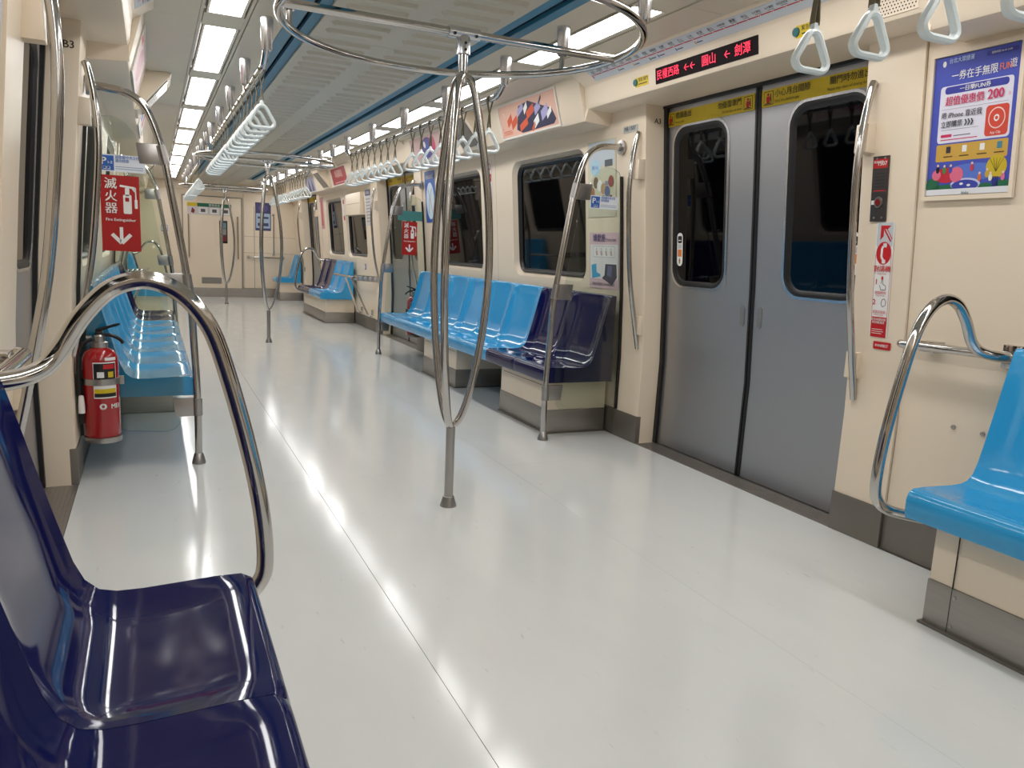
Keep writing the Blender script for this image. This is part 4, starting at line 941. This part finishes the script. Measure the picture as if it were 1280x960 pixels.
t = sheet('ticket_poster', 'large blue ticket poster with white card and park drawing in cream frame', 'poster', pl, pw, ph, PB, ly, th=.003, depth0=.004)
frame_ring(pl, pw/2+.018, ph/2+.018, .016, .014).build('poster_frame', cream, t, flat=True)
pl = wallplane(-1, 1.829, 1.603, .002); pl.R = pl.R*.85
sheet('wall_poster', 'pale framed poster on the wall opposite the ticket poster', 'poster', pl, pw, ph, pm(188, 192, 206), [('rect', BLUE, -.14, .1, .14, .2, 0, 1), ('rect', WHITE, -.14, -.2, .14, .08, 0, 1)], th=.006)

# ---- posters beside the navy pair
pl = wallplane(1, 4.222, 1.075)
nb = [('rect', pm(238, 234, 236), -.165, -.115, .165, .1, 0, 1), ('text', pm(64, 56, 120), '博愛座', -.13, .138, .052, 'LEFT', .025), ('text', pm(64, 56, 120), 'Priority Seats', .03, .13, .03, 'LEFT', .01, .72),
      ('rect', pm(214, 206, 212), -.13, .02, .13, .092, .004, 2), ('rect', pm(240, 238, 240), -.125, .025, .125, .087, .003, 3), ('poly', pm(66, 168, 214), [(-.15, -.03), (-.09, -.02), (-.085, -.075), (-.04, -.085), (-.04, -.1), (-.14, -.115)], 2),
      ('poly', NAV, [(.02, -.02), (.15, -.02), (.155, -.1), (.1, -.15), (-.02, -.11), (.01, -.09)], 2), ('poly', pm(90, 96, 140), [(.05, -.03), (.1, -.03), (.09, -.1), (.04, -.09)], 3), ('text', pm(64, 56, 90), '請優先禮讓座位給有需要的人', 0, -.148, .021, 'CENTER', .01)]
for k in range(4): nb += [('circ', pm(206, 170, 170), -.085+k*.057, .072, .006, .006, 4), ('poly', pm(206, 170, 170), [(-.095+k*.057, .062), (-.075+k*.057, .062), (-.07+k*.057, .032), (-.09+k*.057, .032)], 4)]
sheet('priority_seat_poster', 'pink and white priority seats poster above the navy pair of seats', 'poster', pl, .35, .35, pm(226, 192, 202), nb, 'posters beside the navy pair')
pl = wallplane(1, 4.245, 1.575)
cm = [('rect', pm(196, 206, 214), -.15, .08, .15, .22, 0, 1), ('circ', pm(176, 210, 226), -.07, .07, .06, .05, 2), ('text', BLUE, '請小心', -.07, .07, .026, 'CENTER'), ('rect', pm(90, 96, 100), .04, .07, .13, .11, 0, 2), ('text', BLUE, '禮讓', .07, -.03, .028, 'CENTER')]
for k in range(6): cm += [('circ', [pm(170, 120, 84), pm(120, 92, 70), WHITE, pm(190, 150, 110), pm(86, 104, 150), pm(150, 60, 60)][k], -.11+.045*k, -.08+.02*((k*3) % 4), .03, .035, 2+k), ('rect', pm(110, 92, 80), -.13+.045*k, -.16, -.1+.045*k, -.1, 0, 1)]
cm += [('text', pm(70, 80, 110), '搭乘捷運 安全禮讓', 0, .18, .028, 'CENTER', .01)]
sheet('comic_poster', 'pale comic style poster with speech bubble and crowd behind the glass screen', 'poster', pl, .33, .46, pm(214, 208, 186), cm, 'posters beside the navy pair')
# ---- posters further along
pl = wallplane(1, 7.53, 1.61)
sheet('city_map_poster', 'blue poster with white oval map beside the far end of the bench', 'poster', pl, .3, .5, pm(58, 96, 176), [('circ', pm(206, 222, 236), 0, -.04, .12, .18, 1), ('line', RED, [(-.06, .08), (.0, -.02), (.06, -.16)], .008, 2), ('line', pm(30, 120, 80), [(.06, .08), (-.02, -.02), (-.05, -.16)], .008, 2), ('text', WHITE, '捷運路網圖', 0, .19, .045, 'CENTER', .01)])
pl = wallplane(1, 6.02, 1.655)
sheet('prohibition_sticker', 'narrow white and red prohibition sticker on the pier between the dark windows', 'sticker', pl, .1, .35, pm(236, 228, 232), [('circ', RED, 0, .125, .035, .035, 1), ('circ', WHITE, 0, .125, .027, .027, 2), ('circ', BLACK, 0, .125, .012, .018, 3), ('line', RED, [(-.02, .145), (.02, .105)], .007, 4), ('rect', RED, -.048, .01, .048, .07, 0, 1), ('text', WHITE, '禁止飲食', 0, .04, .021, 'CENTER', .015), ('circ', RED, 0, -.05, .035, .035, 1), ('circ', WHITE, 0, -.05, .027, .027, 2), ('circ', BLACK, 0, -.05, .01, .018, 3), ('line', RED, [(-.02, -.03), (.02, -.07)], .007, 4), ('rect', RED, -.048, -.17, .048, -.105, 0, 1), ('text', WHITE, '禁止吸菸', 0, -.137, .021, 'CENTER', .015)])
pl = wallplane(1, 10.0, 1.585)
sheet('notice_poster', 'tall white notice poster with dark heading beside the wall cabinet', 'poster', pl, .27, .46, pm(206, 204, 206), [('rect', pm(70, 72, 120), -.13, .15, .13, .22, 0, 1), ('text', WHITE, '搭乘須知', 0, .185, .045, 'CENTER')]+[('rect', pm(150, 148, 156), -.11, .1-k*.04, .11, .115-k*.04, 0, 1) for k in range(8)])
pl = wallplane(1, 13.0, 1.59)
sheet('pink_notice', 'tall pink notice poster beside the window near the end doors', 'poster', pl, .26, .5, pm(206, 150, 150), [('rect', pm(170, 80, 90), -.05, -.2, .05, .2, 0, 1)])
pl = wallplane(1, 11.41, 1.62)
sheet('strip_notice', 'narrow white strip notice with red blocks between the windows over the perch', 'sticker', pl, .1, .36, pm(226, 216, 214), [('rect', pm(170, 50, 60), -.04, .06, .04, .12, 0, 1), ('rect', pm(170, 50, 60), -.04, -.17, .04, -.11, 0, 1)])
sheet('blue_square_sticker', 'tiny blue wheelchair sticker on the wall above the perch board', 'sticker', wallplane(1, 10.35, .82), .075, .075, BLUE, [('text', WHITE, '♿', 0, 0, .05, 'CENTER')])

# ---- signs on the glass screens
def psign(sd, x, y, label):
    sheet('glass_sticker', label, 'sticker', yplane(x, y-.0075, 1.412), .19, .074, pm(226, 232, 242), [('rect', BLUE, -.09, -.032, -.032, .032, 0, 1), ('text', WHITE, 'P', -.073, .006, .045, 'CENTER', .03), ('text', WHITE, '1-2', -.048, .002, .016, 'CENTER', .02), ('text', WHITE, '❏❏', -.061, -.022, .018, 'CENTER'), ('text', BLUE, '請緊握中央立柱\n請勿倚靠', -.026, .018, .0155, 'LEFT', .015, .9), ('rect', pm(120, 140, 180), -.026, -.016, .085, -.0135, 0, 1), ('rect', pm(120, 140, 180), -.026, -.025, .085, -.0225, 0, 1)], 'white and blue stickers on the glass screens')
psign(1, 1.277, YS0, 'white and blue sticker on the glass screen beside the navy pair')
psign(-1, -1.25, YS0, 'white and blue sticker on the glass screen above the fire extinguisher sign')
def ext_sign(x, y, label):
    ly = [('text', WHITE, '滅', -.037, .128, .052, 'CENTER', .012), ('text', WHITE, '火', -.037, .073, .052, 'CENTER', .012), ('text', WHITE, '器', -.037, .02, .052, 'CENTER', .012), ('text', WHITE, 'Fire Extinguisher', 0, -.028, .018, 'CENTER', .02), ('line', WHITE, [(0, -.06), (0, -.13)], .014, 1), ('line', WHITE, [(-.038, -.092), (0, -.132), (.038, -.092)], .016, 1),
          ('rect', WHITE, .012, .0, .046, .085, .006, 1), ('rect', WHITE, .02, .08, .038, .115, .004, 1), ('line', WHITE, [(.0, .123), (.05, .117), (.062, .1)], .009, 1), ('rect', SIGNRED, .02, .055, .036, .072, 0, 2), ('line', WHITE, [(.05, .12), (.063, .116), (.064, .055)], .005, 1), ('rect', WHITE, .058, .025, .07, .065, .003, 1)]
    sheet('extinguisher_sign', label, 'sign', yplane(x, y-.0075, 1.192), .158, .335, SIGNRED, ly, 'fire extinguisher signs on glass', th=.002)
ext_sign(-1.262, YS0, 'red sign with white arrow on the glass above the near fire extinguisher')
ext_sign(1.262, YS1, 'red sign with white arrow on the glass at the light blue bench end')
sheet('teal_notice', 'teal notice on the glass above the red sign at the light blue bench end', 'sticker', yplane(1.262, YS1-.0075, 1.42), .26, .095, pm(70, 132, 128), [], 'glass notices')
sheet('wheelchair_sticker', 'small blue wheelchair sticker on the wall beyond the extinguisher bench', 'sticker', yplane(-.92, YE-.03, 1.25), .11, .11, BLUE, [('text', WHITE, '♿', 0, 0, .09, 'CENTER')])
# ---- signs on the end wall
sheet('door_window_view', 'grey and red panel standing in for the view through the end door window', 'sign', yplane(.1025, YE-.022, 1.24), .12, .38, pm(60, 66, 70), [('rect', pm(110, 140, 150), -.05, .06, .05, .16, 0, 1), ('rect', pm(140, 140, 140), -.05, -.06, .05, .05, 0, 1), ('rect', pm(110, 24, 34), -.055, -.18, .055, -.08, 0, 1)])  # flat coloured panel added for the next car seen through the pane
sheet('exit_sign', 'green exit sign on the header above the end door', 'sign', yplane(-.16, YE-.024, 2.06), .26, .06, pm(24, 84, 60), [('text', WHITE, 'EXIT 出口', .02, 0, .04, 'CENTER')])
sheet('door_notice', 'green and white safety notice panels on the end door', 'sign', yplane(-.05, YE-.015, 1.64), .6, .21, pm(206, 200, 200), [('rect', pm(24, 104, 76), -.3, .04, .3, .105, 0, 1), ('text', WHITE, '緊急逃生', 0, .07, .05, 'CENTER')]+[('rect', pm(232, 230, 230), -.28+k*.2, -.09, -.12+k*.2, .03, 0, 1) for k in range(3)]+[('rect', pm(90, 90, 96), -.24+k*.2, -.06, -.16+k*.2, .0, 0, 2) for k in range(3)])
sheet('door_warning', 'yellow and white warning sticker on the end door', 'sign', yplane(-.44, YE-.015, 1.64), .17, .21, pm(214, 206, 206), [('rect', YEL, -.085, .04, .085, .105, 0, 1), ('poly', pm(120, 30, 40), [(0, .02), (.05, -.03), (.03, -.09), (-.02, -.07)], 1)])
sheet('end_poster', 'navy and white poster on the end wall beside the end door', 'poster', yplane(.83, YE-.009, 1.56), .29, .53, pm(64, 64, 110), [('rect', pm(170, 190, 216), -.13, -.22, .13, .06, 0, 1), ('circ', pm(90, 80, 150), 0, .16, .09, .07, 1), ('rect', pm(60, 70, 110), -.1, -.04, .1, .0, 0, 2), ('rect', pm(60, 70, 110), -.1, -.18, .1, -.12, 0, 2)])
t = thing('end_wall_bar', 'short horizontal grab bar on the end wall below the navy poster', 'handle', (.87, YE, .77))
MB().tube(fillet([(.55, YE-.005, .78), (.55, YE-.06, .78), (1.2, YE-.06, .78), (1.2, YE-.005, .78)], .03), .014, 10).build('bar', chrome, t)
for x in (.55, 1.2): MB().lathe([(.03, -.012), (.03, -.004)], (x, YE, .78), 14, 'y').build('flange', satin, t)

t = thing('end_corner_bar', 'upright grab bar on the end wall beside the light blue end seat', 'handle', (1.02, YE, .84))
MB().tube(fillet([(1.02, YE-.005, 1.6), (1.02, YE-.06, 1.6), (1.02, YE-.06, .84), (1.02, YE-.005, .84)], .03), .014, 10).build('bar', chrome, t)
for z in (.84, 1.6): MB().lathe([(.026, -.012), (.026, -.004)], (1.02, YE, z), 14, 'y').build('flange', satin, t)
bpy.data.objects.remove(TXT)
